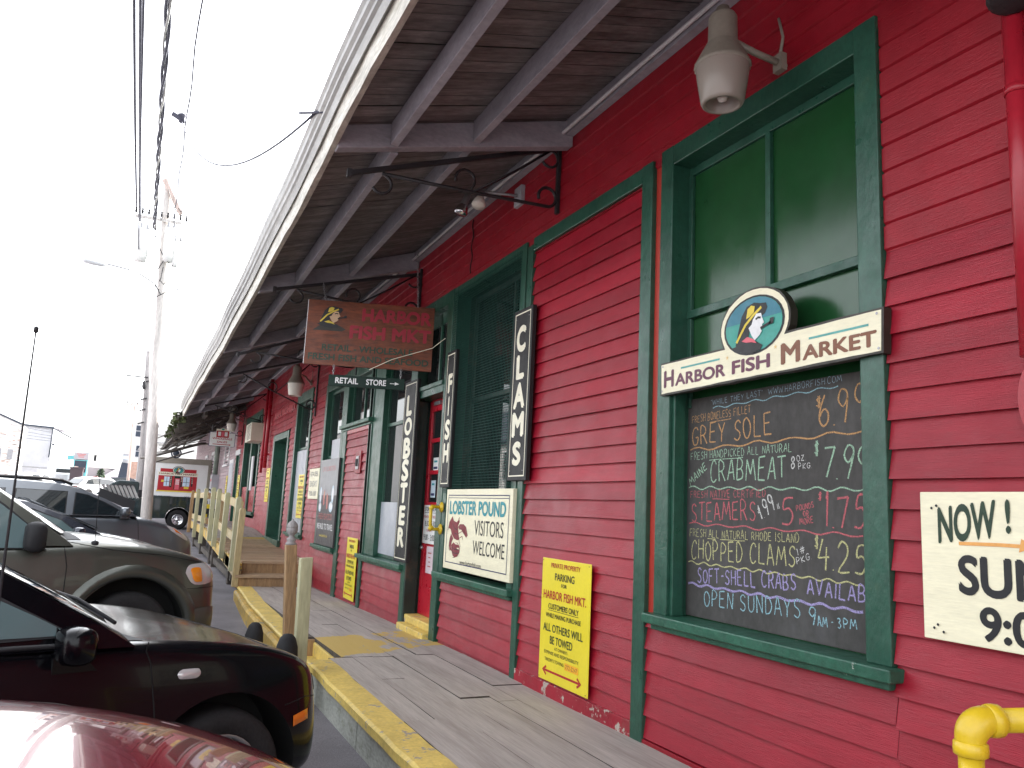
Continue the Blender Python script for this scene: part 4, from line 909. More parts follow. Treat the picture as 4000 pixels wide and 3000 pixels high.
for fy, fz, wd, ht, lb in ((8.10, 1.86, .16, .14, 'small white sticker on the upper door pane'), (8.13, 1.58, .14, .18, 'small pale blue sticker on the lower door pane')):
    fr = wallfr(fy, fz, .137); t = board('window_sticker', lb, 'sticker', fr, wd, ht, .001, 'plate_blue' if fz < 1.7 else 'sign_white', group=None)
    q = MB('ink_teal'); rect(q, fr, .02, .02, wd-.02, .045, 'ink_navy'); rect(q, fr, .03, ht-.05, wd-.03, ht-.03, 'ink_teal'); finish(q, 'lettering', t)

# hanging wooden sign, slightly turned, on chains
vu = Vector((1.243, -.41, 0)).normalized(); vn = Vector((vu.y, -vu.x, 0))
fr = Fr((-1.29, 8.25, 2.88), vu, vn)
t = thing('hanging_sign', 'varnished wooden market sign with faded red letters hanging from chains', 'sign', fr.p(.655, 0, 0))
q = MB('sign_wood'); q.prism([fr.p(0, 0, -.04), fr.p(1.31, 0, -.04), fr.p(1.31, .682, -.04), fr.p(0, .682, -.04)], fr.n*.04)
q.mat('white_trim'); q.prism([fr.p(-.008, 0, -.035), fr.p(-.001, 0, -.035), fr.p(-.001, .682, -.035), fr.p(-.008, .682, -.035)], fr.n*.03); q.build('panel', t)
q = MB('ink_fade')
text(q, fr, 'HARBOR', .556, .482, 1.283, .628, 'ink_fade', .045, .002); text(q, fr, 'FISH MKT', .44, .29, 1.29, .437, 'ink_fade', .045, .002)
text(q, fr, 'RETAIL - WHOLESALE', .17, .150, 1.108, .220, 'ink_dgreen', .03, .002); text(q, fr, 'FRESH FISH AND SEAFOOD', .037, .047, 1.278, .118, 'ink_dgreen', .03, .002); finish(q, 'lettering', t)
q = MB('ink_black'); fisherman(q, fr, (.25, .52), (.21, .135), .002, False)
poly(q, fr, [(.06, .36), (.16, .435), (.30, .435), (.40, .385), (.36, .36)], 'ink_signdark', .0015); finish(q, 'emblem', t)
def chain(mb, a, b2, n):
    a = Vector(a); b2 = Vector(b2)
    for k in range(n):
        c = a+(b2-a)*((k+.5)/n); L = (b2-a).length/n*.75; d = (b2-a).normalized(); s2 = Vector((1, 0, 0)) if k % 2 else Vector((0, 1, 0))
        mb.tube([c+d*L*math.cos(2*math.pi*i/8)+s2*.010*math.sin(2*math.pi*i/8) for i in range(9)], .003, 5, False)
q = MB('steel_grey'); chain(q, fr.p(.17, .685), (-1.13, 8.40, 3.80), 9); q.build('chain', t, fixn=False)
q = MB('steel_grey'); chain(q, fr.p(1.13, .685), (-.20, 8.1, 4.25), 22); q.build('chain', t, fixn=False)
fr2 = Fr(fr.p(.265, -.215), vu, vn)
t = thing('hanging_sign', 'narrow dark green RETAIL STORE sign with an arrow under the wooden sign', 'sign', fr2.p(.39, 0, 0))
q = MB('sign_green'); q.prism([fr2.p(0, 0, -.03), fr2.p(.78, 0, -.03), fr2.p(.78, .118, -.03), fr2.p(0, .118, -.03)], fr2.n*.03); q.build('panel', t, bevel=.002)
q = MB('ink_white'); text(q, fr2, 'RETAIL', .07, .03, .305, .092, 'ink_white', .028, .002); text(q, fr2, 'STORE', .385, .03, .59, .092, 'ink_white', .028, .002)
rect(q, fr2, .63, .057, .69, .064, 'ink_white', .002); poly(q, fr2, [(.68, .043), (.725, .0605), (.68, .078)], 'ink_white', .002); finish(q, 'lettering', t)
q = MB('steel_grey'); chain(q, fr2.p(.045, .12), fr.p(.31, -.0), 4); chain(q, fr2.p(.735, .12), fr.p(1.0, -.0), 4); q.build('chain', t, fixn=False)
q = MB('cable'); q.mats = ['ink_cream']; q.tube([fr.p(.67, -.03, .03), fr.p(.9, .09, .06), fr.p(1.31, .24, .06), (-.06, 7.42, 3.16)], .0035, 5)
tag(q.build('guy_string', loc=(-.5, 8, 2.9)), 'thin pale string running across the wooden hanging sign', 'string')
# wholesale sign
fr = hangfr(-.985, 2.925, 24.3)
t = thing('hanging_sign', 'white WHOLESALE SALES sign with a red arrow far along the eave', 'sign', fr.p(.35, 0, 0))
q = MB('ink_navy'); q.prism([fr.p(0, 0, -.03), fr.p(.70, 0, -.03), fr.p(.70, .405, -.03), fr.p(0, .405, -.03)], fr.n*.029); q.mat('sign_white'); q.face([fr.p(.01, .01, .0006), fr.p(.69, .01, .0006), fr.p(.69, .395, .0006), fr.p(.01, .395, .0006)])
q.mat('ink_cream'); q.prism([fr.p(.17, .3, -.02), fr.p(.53, .3, -.02), fr.p(.53, .5, -.02), fr.p(.44, .5, -.02), fr.p(.35, .53, -.02), fr.p(.26, .5, -.02), fr.p(.17, .5, -.02)], fr.n*.022); q.build('panel', t)
q = MB('ink_red'); text(q, fr, 'WHOLESALE', .08, .195, .62, .255, 'ink_red', .02, .002); text(q, fr, 'SALES', .21, .10, .49, .16, 'ink_red', .02, .002); rect(q, fr, .10, .048, .56, .068, 'ink_red'); poly(q, fr, [(.55, .035), (.60, .058), (.55, .081)], 'ink_red')
rect(q, fr, .18, .26, .52, .45, 'ink_red', .004); rect(q, fr, .22, .30, .30, .42, 'ink_white', .005); rect(q, fr, .32, .28, .38, .42, 'ink_pink', .005); rect(q, fr, .40, .30, .48, .42, 'ink_white', .005); poly(q, fr, ellipse((.35, .49), .04, .025, 12), 'ink_seagreen', .004); finish(q, 'lettering', t)
q = MB('steel_grey'); chain(q, fr.p(.05, .405), fr.p(.05, .60), 4); chain(q, fr.p(.65, .405), fr.p(.65, .66), 5); q.build('chain', t, fixn=False)

# ------------------------------------------------------------------ wrought iron brackets, lamps, pipes
def arc(c, r, a0, a1, y, n=10): return [(c[0]+r*math.cos(R(a0+(a1-a0)*k/n)), y, c[1]+r*math.sin(R(a0+(a1-a0)*k/n))) for k in range(n+1)]
def bracket(y, zt, zb, tipx, tipz, label, low):
    t = thing('iron_bracket', label, 'bracket', (0, y, zb), 0, 'iron sign brackets under the eave')
    q = MB('iron'); q.box(-.045, -.018, y-.02, y+.02, zb, zt); q.build('wall_bar', t, bevel=.003)
    q = MB('iron'); q.beam((-.03, y, zt-.06), (tipx, y, tipz), .032, .034); q.beam((tipx, y, tipz-.03), (tipx, y, tipz+.03), .034, .034, (1, 0, 0)); q.build('arm', t, bevel=.003)
    q = MB('iron'); sx = tipx*.86; szz = zt-.06+(tipz-zt+.06)*.88-.02
    ez_ = zb+low
    q.tube([(sx, y, szz), (-.75, y, (szz+ez_)/2-.005), (-.16, y, ez_)]+arc((-.12, ez_+.075), .075, 260, 560, y, 12), .013, 6)
    q.tube(arc((sx-.0, szz-.075), .07, 75, -150, y), .011, 6)
    q.tube([(-.1, y, zt-.09), (-.4, y, (zt-.1)*.5+(szz+ez_)*.25), (-.72, y, (szz+ez_)/2)]+arc((-.79, (szz+ez_)/2+.08), .075, -50, 200, y), .011, 6)
    q.tube(arc((-.11, zt-.16), .07, 120, -150, y), .011, 6)
    q.build('scrollwork', t)
bracket(5.15, 4.32, 3.73, -1.63, 3.69, 'black iron scroll bracket nearest the viewer, right of the wooden sign', .04)
bracket(8.45, 4.16, 3.55, -1.62, 3.66, 'black iron scroll bracket holding the wooden market sign', .05)
bracket(11.2, 4.1, 3.3, -1.66, 3.40, 'black iron scroll bracket just behind the wooden market sign', .1)
bracket(14.0, 4.05, 2.95, -1.50, 3.52, 'black iron scroll bracket ending above the grey sheeted window', .12)
bracket(20.0, 4.1, 3.0, -1.45, 3.60, 'black iron scroll bracket ending by the red drain pipes', .35)
bracket(24.8, 4.1, 3.05, -1.3, 3.58, 'black iron scroll bracket holding the WHOLESALE SALES sign', .25)
def lantern(x, y, z, s, label, rib, opal, wall_y, wall_z):
    t = thing('yard_light', label, 'lamp', (x, y, z), 0, 'caged yard lights on the red wall')
    q = MB('lamp_metal'); q.lathe((x, y, z), [(0, .44*s), (.03*s, .44*s), (.034*s, .405*s), (.058*s, .40*s), (.066*s, .385*s), (.068*s, .26*s), (.074*s, .25*s)], 28); q.build('housing', t)
    q = MB('lamp_metal'); q.lathe((x, y, z), [(.074*s, .25*s), (.10*s, .20*s), (.122*s, .155*s), (.126*s, .150*s), (.128*s, .135*s), (.12*s, .132*s)], 56, flute=rib); q.build('reflector', t)
    q = MB(opal); q.lathe((x, y, z), [(.122*s, .14*s), (.122*s, .125*s), (.115*s, .07*s), (.098*s, -.035*s), (.092*s, -.047*s), (.078*s, -.05*s), (.074*s, -.042*s), (.072*s, .0), (.03*s, .02*s), (0, .025*s)], 36); q.build('globe', t)
    q = MB('bulb'); q.lathe((x, y, z), [(0, -.034*s), (.018*s, -.028*s), (.026*s, -.01*s), (.02*s, .012*s), (0, .02*s)], 14); q.build('lamp_bulb', t)
    q = MB('lamp_metal'); q.tube([(x+.06*s, y, z+.29*s), ((x)/2, (y+wall_y)/2, wall_z+.03), (-.05, wall_y, wall_z)], .016*s, 8); q.box(-.05, -.012, wall_y-.03, wall_y+.03, wall_z-.045, wall_z+.045); q.tube([(-.03, wall_y, wall_z+.05), (-.02, wall_y-.01, wall_z+.14), (-.02, wall_y+.02, wall_z+.26)], .008, 6); q.build('wall_arm', t)
lantern(-.35, 2.85, 3.505, 1.05, 'weathered yard light with frosted globe above the big green window', .022, 'opal_dim', 2.80, 3.74)
lantern(-.45, 13.7, 3.29, 1.12, 'yard light with white globe beside the hanging wooden sign', .02, 'opal_glass', 14.6, 3.62)
lantern(-.45, 24.0, 3.42, 1.12, 'yard light with white globe above the WHOLESALE SALES sign', .02, 'opal_glass', 24.6, 3.7)
t = thing('flood_light', 'twin bare flood lamps on an arm under the eave by the nearest bracket', 'lamp', (0, 5.85, 4.1))
q = MB('grey_box'); q.box(-.05, -.012, 5.78, 5.92, 4.03, 4.20); q.build('junction_box', t, bevel=.004)
q = MB('steel_grey'); q.tube([(-.05, 5.85, 4.12), (-.34, 6.05, 4.17)], .012, 8); q.build('arm', t)
for c, d, m in (((-.33, 6.0, 4.09), (-.25, -.2, -1), 'opal_glass'), ((-.42, 6.15, 4.06), (-.3, .1, -1), 'chrome')):
    q = MB('steel_grey'); q.lathe(c, [(0, -.10), (.028, -.10), (.03, -.03), (.036, 0)], 14, d); q.build('lamp_holder', t)
    q = MB(m); q.lathe(c, [(.036, -.0), (.05, .03), (.062, .07), (.055, .085), (0, .09)], 18, d); q.build('lamp_bulb', t)
q = MB('red_smooth'); q.tube([(-.075, 1.62, 3.45), (-.075, 1.62, 2.06)], .036, 16); q.box(-.075, -.01, 1.58, 1.66, 2.9, 2.93)
q.tube([(-.075, 1.62, 3.02), (-.075, 1.62, 2.99)], .041, 16)
q.prism([(-.06, 1.62+.065*math.cos(R(a)), 1.92+.13*math.sin(R(a))) for a in range(0, 360, 15)], (.05, 0, 0))
tag(q.build('drain_pipe', loc=(-.075, 1.62, 1.8)), 'red painted pipe at the right edge ending in an oval plate', 'pipe')
q = MB('iron'); q.lathe((-.14, 1.58, 3.36), [(0, .14), (.05, .14), (.066, .08), (.07, -.02), (.075, -.06), (.06, -.07), (0, -.06)], 20, (.35, .15, 1)); q.mat('lamp_metal'); q.lathe((-.14, 1.58, 3.36), [(.076, .06), (.079, .05), (.079, .02), (.076, .01)], 20, (.35, .15, 1))
tag(q.build('flood_light', loc=(-.1, 1.6, 3.36)), 'dark lamp housing above the red pipe in the top right corner', 'lamp')
for y, z0, rr, lb in ((19.75, 2.1, .030, 'thin red painted drain pipe left of the thicker one, by the air conditioner'), (19.2, 2.2, .044, 'thick red painted drain pipe beside the yellow notice past the green door')):
    q = MB('red_smooth'); q.tube([(-.09, y, 4.28), (-.09, y, z0)], rr, 12); q.box(-.09, 0, y-.02, y+.02, 3.4, 3.44); q.box(-.09, 0, y-.02, y+.02, 2.5, 2.54)
    tag(q.build('drain_pipe', loc=(-.09, y, z0)), lb, 'pipe', 'red drain pipes')
t = thing('air_conditioner', 'beige window air conditioner sticking out of a far green window', 'air conditioner', (0, 20.8, 2.88))
q = MB('ac_beige'); q.box(-.34, .06, 20.25, 21.3, 2.88, 3.33); q.build('case', t, bevel=.008)
q = MB('black_plastic')
for k in range(11): q.box(-.344, -.341, 20.32, 21.0, 2.93+k*.035, 2.94+k*.035)
q.build('grille', t)
q = MB('yellow_pipe')
pts = [(-.045, 7.25, 1.482), (-.13, 7.24, 1.485)]+[(-.13-.03*math.sin(R(a)), 7.24, 1.485-.03+.03*math.cos(R(a))) for a in (30, 60, 90)]+[(-.16, 7.235, 1.32)]+[(-.16+.03-.03*math.cos(R(a)), 7.235, 1.305-.03*math.sin(R(a))) for a in (30, 60, 90)]+[(-.045, 7.23, 1.276)]
q.tube(pts, .0155, 12)
for c in ((-.152, 7.24, 1.475), (-.152, 7.235, 1.285)): q.lathe(c, [(0, -.024), (.021, -.022), (.024, 0), (.021, .022), (0, .024)], 12, (.7, 0, .7))
for z in (1.482, 1.276): q.lathe((-.056, 7.24, z), [(0, -.006), (.05, -.006), (.05, .004), (.026, .008), (.026, .018), (.0, .018)], 20, (-1, 0, 0))
tag(q.build('handle', D1), 'yellow pipe handle on the green door post')
q = MB('red_board'); q.box(-.034, -.016, 10.55, 10.85, 1.885, 2.185); t = thing('call_box', 'small metal bell box on a red plate under the transom window', 'bell box', (0, 10.7, 1.9)); q.build('plate', t, bevel=.003)
q = MB('steel_grey'); q.box(-.045, -.034, 10.63, 10.77, 1.94, 2.12); q.mat('black_plastic'); q.box(-.06, -.045, 10.66, 10.74, 1.98, 2.08); q.build('box', t, bevel=.003)
# yellow pipe guard rail in the near right corner
t = thing('pipe_railing', 'bright yellow steel pipe railing in the near right corner', 'railing', (-.8, 1.37, .25))
q = MB('yellow_pipe'); q.tube([(-.8, 1.372, .25), (-.8, 1.372, .955)], .0285, 20); q.build('upright', t)
q = MB('yellow_pipe')
ed = Vector((.93, -.36, .03)).normalized(); c0 = Vector((-.8, 1.372, 1.005))
q.tube([c0+Vector((0, 0, -.06))]+[c0+Vector((0, 0, -.028+.044*math.sin(R(a))))+ed*(.044*(1-math.cos(R(a)))) for a in range(0, 91, 10)]+[c0+Vector((0, 0, .016))+ed*.075], [.0345]+[.0345+.003*math.sin(R(2*a)) for a in range(0, 91, 10)]+[.0345], 28)
q.lathe(c0, [(.035, -.064), (.0385, -.062), (.0395, -.05), (.0385, -.034), (.035, -.031)], 22); q.lathe(c0+Vector((0, 0, .016)), [(.035, .045), (.0385, .047), (.0395, .06), (.0385, .073), (.035, .076)], 22, ed)
q.build('elbow', t)
q = MB('yellow_pipe'); q.tube([c0+Vector((0, 0, .016))+ed*.06, c0+Vector((0, 0, .03))+ed*.84], .0285, 20); q.build('top_rail', t)
q = MB('yellow_pipe'); q.tube([Vector((-.8, 1.372, .80)), Vector((-.8, 1.372, .80))+ed*.85], .02, 14); q.build('lower_rail', t)
q = MB('rubber'); q.tube([(-.022, 6.92+.02*math.sin(i*1.3), 4.26-i*.045) for i in range(13)], .006, 5)
tag(q.build('wall_cable', loc=(-.02, 6.92, 3.7)), 'thin dark cable running down the red boards above the wire mesh window', 'cable')

# ------------------------------------------------------------------ vehicles (local axes: nose at x=0 heading +x, right side at -y, ground z=0)
def catmull(tab, x):
    ks = tab
    if x <= ks[0][0]: return ks[0][1:]
    if x >= ks[-1][0]: return ks[-1][1:]
    for i in range(len(ks)-1):
        if x <= ks[i+1][0]:
            t = (x-ks[i][0])/(ks[i+1][0]-ks[i][0]); return tuple(a+(b2-a)*t for a, b2 in zip(ks[i][1:], ks[i+1][1:]))
def eval_mesh(ob):
    bpy.context.view_layer.update()
    return bpy.data.meshes.new_from_object(ob.evaluated_get(bpy.context.evaluated_depsgraph_get()))
def temp(name, verts, faces, mats):
    me = bpy.data.meshes.new(name); me.from_pydata(verts, [], faces); me.update()
    for m in mats: me.materials.append(MATS[m])
    ob = bpy.data.objects.new(name, me); COL.objects.link(ob); return ob
def child(name, me, parent):
    o = bpy.data.objects.new(name, me); COL.objects.link(o); o.parent = parent; return o
class Car:
    def __init__(c, name, label, cat, x0, y0, th, W, group='cars parked nose in along the boardwalk', ground=None):
        c.W = W; th = R(th); n = Vector((-math.sin(th), math.cos(th)))
        p = Vector((x0, y0))+n*W/2
        c.root = thing(name, label, cat, (p.x, p.y, gz(p.y) if ground is None else ground), th, group)
    def mb(c, *m): return MB(*m)
    def put(c, mb, name, parent=None, bevel=0, fixn=True):
        me_parent = parent or c.root
        o = mb.build(name, None, fixn=fixn, bevel=bevel); o.parent = me_parent; return o
    def body(c, st, paint, wheels, arch, lining='gap_black', name='body', sub=2):
        """st rows: s, zb, zm, zs, zt, w, ws  (distance from nose, sill, widest, shoulder, centre top, half widths)"""
        V = []; Fc = []
        ring = []
        for s, zb, zm, zs, zt, w_, ws in st:
            half = [(0, zb), (w_*.72, zb), (w_*.95, zb+.03), (w_, zb+(zm-zb)*.45), (w_, zm), (ws+(w_-ws)*.35, zs-(zs-zm)*.28), (ws, zs), (ws*.86, zs+(zt-zs)*.55), (ws*.45, zt-.004), (0, zt)]
            full = half+[(-a, b2) for a, b2 in half[-2:0:-1]]
            ring.append([(-s, -a, b2) for a, b2 in full])
        n = len(ring[0])
        for r in ring: V += r
        for i in range(len(ring)-1):
            for j in range(n): Fc.append([i*n+j, i*n+(j+1) % n, (i+1)*n+(j+1) % n, (i+1)*n+j])
        Fc.append(list(range(n))[::-1]); Fc.append([(len(ring)-1)*n+j for j in range(n)])
        ob = temp('body', V, Fc, [paint, lining])
        bm = bmesh.new(); bm.from_mesh(ob.data); bmesh.ops.recalc_face_normals(bm, faces=bm.faces); bm.to_mesh(ob.data); bm.free()
        m = ob.modifiers.new('s', 'SUBSURF'); m.levels = sub; m.render_levels = sub
        me0 = eval_mesh(ob); ob.modifiers.clear(); old = ob.data; ob.data = me0
        cut = MB(lining)
        for s, zc in wheels:
            for sd in (-1, 1):
                y1 = sd*(c.W/2+.3); y0 = sd*(c.W/2-.30); k = 40
                rA = [(-s+arch*math.cos(2*math.pi*i/k), y0, zc+arch*math.sin(2*math.pi*i/k)) for i in range(k)]; rB = [(a, y1, b2) for a, _, b2 in rA]
                cut.grid([rA, rB], False, True); cut.face(rA[::-1]); cut.face(rB)
        co = cut.build('cutter'); 
        md = ob.modifiers.new('b', 'BOOLEAN'); md.operation = 'DIFFERENCE'; md.object = co; md.solver = 'EXACT'; md.material_mode = 'TRANSFER'
        me = eval_mesh(ob)
        bpy.data.objects.remove(co); bpy.data.objects.remove(ob)
        for p in me.polygons: p.use_smooth = True
        me.set_sharp_from_angle(angle=R(38)) if hasattr(me, 'set_sharp_from_angle') else None
        c.bodyo = child(name, me, c.root)
        bm = bmesh.new(); bm.from_mesh(me); c.bvh = BVHTree.FromBMesh(bm); bm.free()
        return c.bodyo
    def side(c, s, z, off=.004, sd=-1):
        h = c.bvh.ray_cast(Vector((-s, sd*3, z)), Vector((0, -sd, 0)))
        if h[0] is None: return Vector((-s, sd*c.W/2, z))
        nrm = h[1]
        if nrm.y*sd < 0: nrm = -nrm
        return h[0]+nrm*off
    def front(c, y, z, off=.004):
        h = c.bvh.ray_cast(Vector((2, y, z)), Vector((-1, 0, 0)))
        if h[0] is None: return Vector((-.1, y, z))
        nrm = h[1] if h[1].x > 0 else -h[1]
        return h[0]+nrm*off
    def top(c, s, y, off=.004):
        h = c.bvh.ray_cast(Vector((-s, y, 4)), Vector((0, 0, -1)))
        return h[0]+Vector((0, 0, off)) if h[0] is not None else Vector((-s, y, 1))
    def patch(c, mb, pts, mat, off=.006, sd=-1, n=5):
        """polygon (s,z) wrapped on to the side of the body"""
        mb.mat(mat); cx = sum(p[0] for p in pts)/len(pts); cz = sum(p[1] for p in pts)/len(pts); rows = []
        loop = roughen(smooth_poly([tuple(p) for p in pts]+[tuple(pts[0])], 4)[:-1], 0) if len(pts) > 4 else roughen(pts, 0)
        for k in range(n+1):
            t = k/n; rows.append([c.side(cx+(a-cx)*t, cz+(b2-cz)*t, off+.01*(1-t*t), sd) for a, b2 in loop])
        mb.grid(rows, True, True)
    def line(c, mb, pts, r=.003, sd=-1, mat='gap_black'):
        mb.mat(mat); out = []
        for (a, b2), (a2, b3) in zip(pts, pts[1:]):
            k = max(1, int(math.hypot(a2-a, b3-b2)/.04)); out += [c.side(a+(a2-a)*i/k, b2+(b3-b2)*i/k, .0008, sd) for i in range(k)]
        out.append(c.side(*pts[-1], .0008, sd)); mb.tube(out, r, 5)
    def cabin(c, prof, wb, wr, zb, zr, paint, crown=.03, bulge=.10):
        """prof: (s,z) from windscreen foot over the roof to the rear foot"""
        c.wb, c.wr, c.zb, c.zr = wb, wr, zb, zr
        hw = c.hw = lambda z: wb+(wr-wb)*max(0, min(1.15, (z-zb)/(zr-zb)))
        q = MB(paint); T = [-1, -.8, -.5, -.2, .2, .5, .8, 1]; nP = len(prof); rows = []
        for i, (s, z) in enumerate(prof):
            f = 1 if i < nP*.5 else -1
            k = bulge*max(0, 1-abs(i-(0 if f > 0 else nP-1))/(nP*.35))
            rows.append([(-(s-f*k*(1-t*t)), t*hw(z), z+crown*(1-t*t)*min(1, (z-zb)/(zr-zb)*1.2)) for t in T])
        q.grid(rows, True)
        for sd in (-1, 1):
            pts = [(-s, sd*hw(z), z) for s, z in prof]; q.face(pts)
        o = c.put(q, 'cabin'); return o
    def glass(c, pts, mat='car_glass', off=.006, rim=.018, name='side_window'):
        for sd in (-1, 1):
            q = MB('black_plastic'); cx = sum(p[0] for p in pts)/len(pts); cz = sum(p[1] for p in pts)/len(pts)
            q.face([(-a, sd*(c.hw(b2)+off*.6), b2) for a, b2 in pts]); q.mat(mat)
            def inn(a, b2):
                L = math.hypot(a-cx, b2-cz); k = max(0, 1-rim/L); return cx+(a-cx)*k, cz+(b2-cz)*k
            q.face([(-a, sd*(c.hw(b2)+off), b2) for a, b2 in (inn(*p) for p in pts)]); c.put(q, name, fixn=False)
    def screen(c, p0, p1, mat='car_glass', name='windscreen', f=1, bulge=.10, marg=.9, crown=.03):
        q = MB(mat); rows = []
        for k in range(7):
            t = k/6; s = p0[0]+(p1[0]-p0[0])*t; z = p0[1]+(p1[1]-p0[1])*t; b2 = bulge*(1-t*.75)
            rows.append([(-(s-f*b2*(1-u*u))+f*.012, u*c.hw(z)*marg, z+.014+crown*(1-u*u)*min(1, (z-c.zb)/(c.zr-c.zb)*1.2)) for u in (-1, -.75, -.5, -.25, 0, .25, .5, .75, 1)])
        q.grid(rows, True); c.put(q, name)
    def wheel(c, s, z, r, sd, rimr, wd=.2, spokes=6, rimmat='alloy'):
        t = Vector((-s, sd*(c.W/2-wd/2-.035), z)); ax = (0, sd, 0)
        q = MB('tyre'); h = wd/2
        q.lathe((0, 0, 0), [(rimr, -h*.9), (r*.93, -h), (r*.985, -h*.8), (r, -h*.5), (r, h*.5), (r*.985, h*.8), (r*.93, h), (r*.80, h*1.04), (rimr*1.04, h*.95), (rimr, h*.85), (rimr*.97, h*.4)], 40, ax)
        o = MB('tyre'); o = q.build('wheel', None); o.location = t; o.parent = c.root
        q = MB(rimmat); q.lathe((0, 0, 0), [(rimr, h*.86), (rimr*.95, h*.88), (rimr*.9, h*.6), (rimr*.88, -h*.2), (0, -h*.2)], 32, ax)
        for k in range(spokes):
            a = 2*math.pi*k/spokes; d = Vector((math.cos(a), 0, math.sin(a))); q.beam(d*rimr*.12+Vector((0, sd*h*.62, 0)), d*rimr*.93+Vector((0, sd*h*.7, 0)), rimr*.24, .03, (0, 1, 0))
        q.lathe((0, 0, 0), [(rimr*.26, h*.4), (rimr*.26, h*.72), (rimr*.18, h*.8), (0, h*.8)], 18, ax)
        q.mat('gap_black'); q.lathe((0, 0, 0), [(rimr*.87, -h*.1), (0, -h*.1)], 20, ax)
        q.build('rim', None).parent = o
    def mirror(c, s, z, paint, sz=(.16, .12, .10), out=.10, face='chrome'):
        for sd in (-1, 1):
            y = sd*(c.hw(z)+out); q = MB(paint); rows = []
            for i in range(9):
                a = -math.pi/2+math.pi*i/8; k = max(.02, math.cos(a))**.4
                rows.append([(-s+sz[1]*.5*math.sin(a), y+sd*sz[0]*.5*k*abs(math.cos(b2))**.45*(1 if math.cos(b2) > 0 else -1), z+sz[2]*.62*k*abs(math.sin(b2))**.45*(1 if math.sin(b2) > 0 else -1)) for b2 in [2*math.pi*j/16 for j in range(16)]])
            q.grid(rows, True, True); q.face(rows[0][::-1]); q.face(rows[-1]); q.beam((-s, y, z-.03), (-s+.02, sd*(c.hw(z)-.02), z-.07), .06, .05)
            q.prism([(-s+.11, sd*(c.hw(z-.1)+.004), z-.11), (-s-.05, sd*(c.hw(z-.1)+.004), z-.11), (-s-.05, sd*(c.hw(z)+.004), z+.06)], (0, sd*.012, 0))
            m = c.put(q, 'mirror')
    def liner_floor(c): pass

def hood_wiper(c, p0, y0, p1, y1):
    q = MB('black_plastic'); a = Vector((-p0[0], y0, p0[1])); b2 = Vector((-p1[0], y1, p1[1])); q.tube([a, (a+b2)/2+Vector((.01, 0, .02)), b2], .008, 6); c.put(q, 'wiper')

# ---- black hatchback, second from the viewer
c = Car('parked_car', 'black hatchback with amber side marker parked nose in beside the deck', 'car', -1.66, 3.94, 20, 1.70)
c.body([(.0, .30, .45, .55, .60, .40, .36), (.03, .24, .44, .58, .645, .58, .52), (.10, .20, .44, .66, .725, .72, .66), (.20, .19, .46, .745, .758, .80, .735), (.40, .19, .50, .815, .812, .845, .775), (.70, .19, .55, .862, .852, .85, .785), (1.0, .19, .58, .886, .868, .85, .79), (1.3, .19, .6, .892, .878, .85, .795),
        (2.2, .19, .6, .93, .98, .85, .79), (3.0, .2, .6, .95, .99, .84, .77), (3.5, .24, .6, .95, .97, .80, .72), (3.72, .3, .6, .86, .9, .7, .62), (3.78, .38, .55, .7, .74, .6, .55)], 'paint_black', [(.62, .285), (2.95, .285)], .365)
c.cabin([(1.02, .87), (1.16, .96), (1.5, 1.16), (1.78, 1.31), (1.98, 1.375), (2.35, 1.41), (2.8, 1.40), (3.2, 1.33), (3.45, 1.15), (3.62, .92)], .80, .60, .90, 1.40, 'paint_black')
c.glass([(1.24, .925), (1.37, 1.0), (1.6, 1.13), (1.84, 1.255), (2.08, 1.31), (2.08, .925), (1.5, .92)], 'car_glass_light'); c.glass([(2.13, .93), (2.13, 1.335), (2.5, 1.34), (2.85, 1.31), (3.0, 1.1), (3.02, .95)])
c.screen((1.12, .94), (1.80, 1.315)); c.screen((3.5, 1.08), (3.2, 1.33), f=-1, name='rear_window')
for s in (.62, 2.95):
    for sd in (-1, 1): c.wheel(s, .285, .29, sd, .19, spokes=9, rimmat='steel_grey')
c.mirror(1.27, .905, 'paint_black', (.16, .13, .11), out=.085)
q = MB('lens_orange'); c.patch(q, [(.185, .475), (.282, .462), (.282, .507), (.185, .520)], 'lens_orange', .004); c.put(q, 'side_marker')
q = MB('lens_clear'); c.patch(q, [(.795+.03*math.cos(R(a))+(.02 if math.cos(R(a)) > 0 else -.02), .745+.020*math.sin(R(a))) for a in range(0, 360, 30)], 'lens_clear', .005); c.put(q, 'turn_lamp')
q = MB('gap_black'); c.line(q, [(.99, .89), (.955, .8), (.93, .6), (.93, .30)]); c.line(q, [(.07, .545), (.2, .575), (.33, .56)], .0025); c.line(q, [(2.1, .9), (2.1, .3)]); c.put(q, 'panel_gap', fixn=False)
q = MB('black_plastic'); c.line(q, [(.95, .40), (2.4, .41)], .012, mat='black_plastic'); c.line(q, [(1.19, .9), (3.0, .93)], .010, mat='black_plastic'); c.put(q, 'side_moulding', fixn=False)
q = MB('lens_clear')
for sd in (-1, 1): q.grid([[c.front(sd*y, z, .006) for y in (.40, .48, .56, .62)] for z in (.56, .6, .64)], True)
c.put(q, 'headlight')
q = MB('black_plastic'); rows = [[c.top(s, y, .003) for y in (-.7, -.5, -.25, 0, .25, .5, .7)] for s in (1.02, .95)]; q.grid(rows, True); c.put(q, 'scuttle'); hood_wiper(c, (1.02, .93), -.55, (1.2, 1.04), -.05)
q = MB('gap_black'); q.tube([c.top(.18+.25*abs(y), y, .0) for y in (-.6, -.45, -.3, 0, .3, .45, .6)], .003, 5); c.put(q, 'hood_gap', fixn=False)

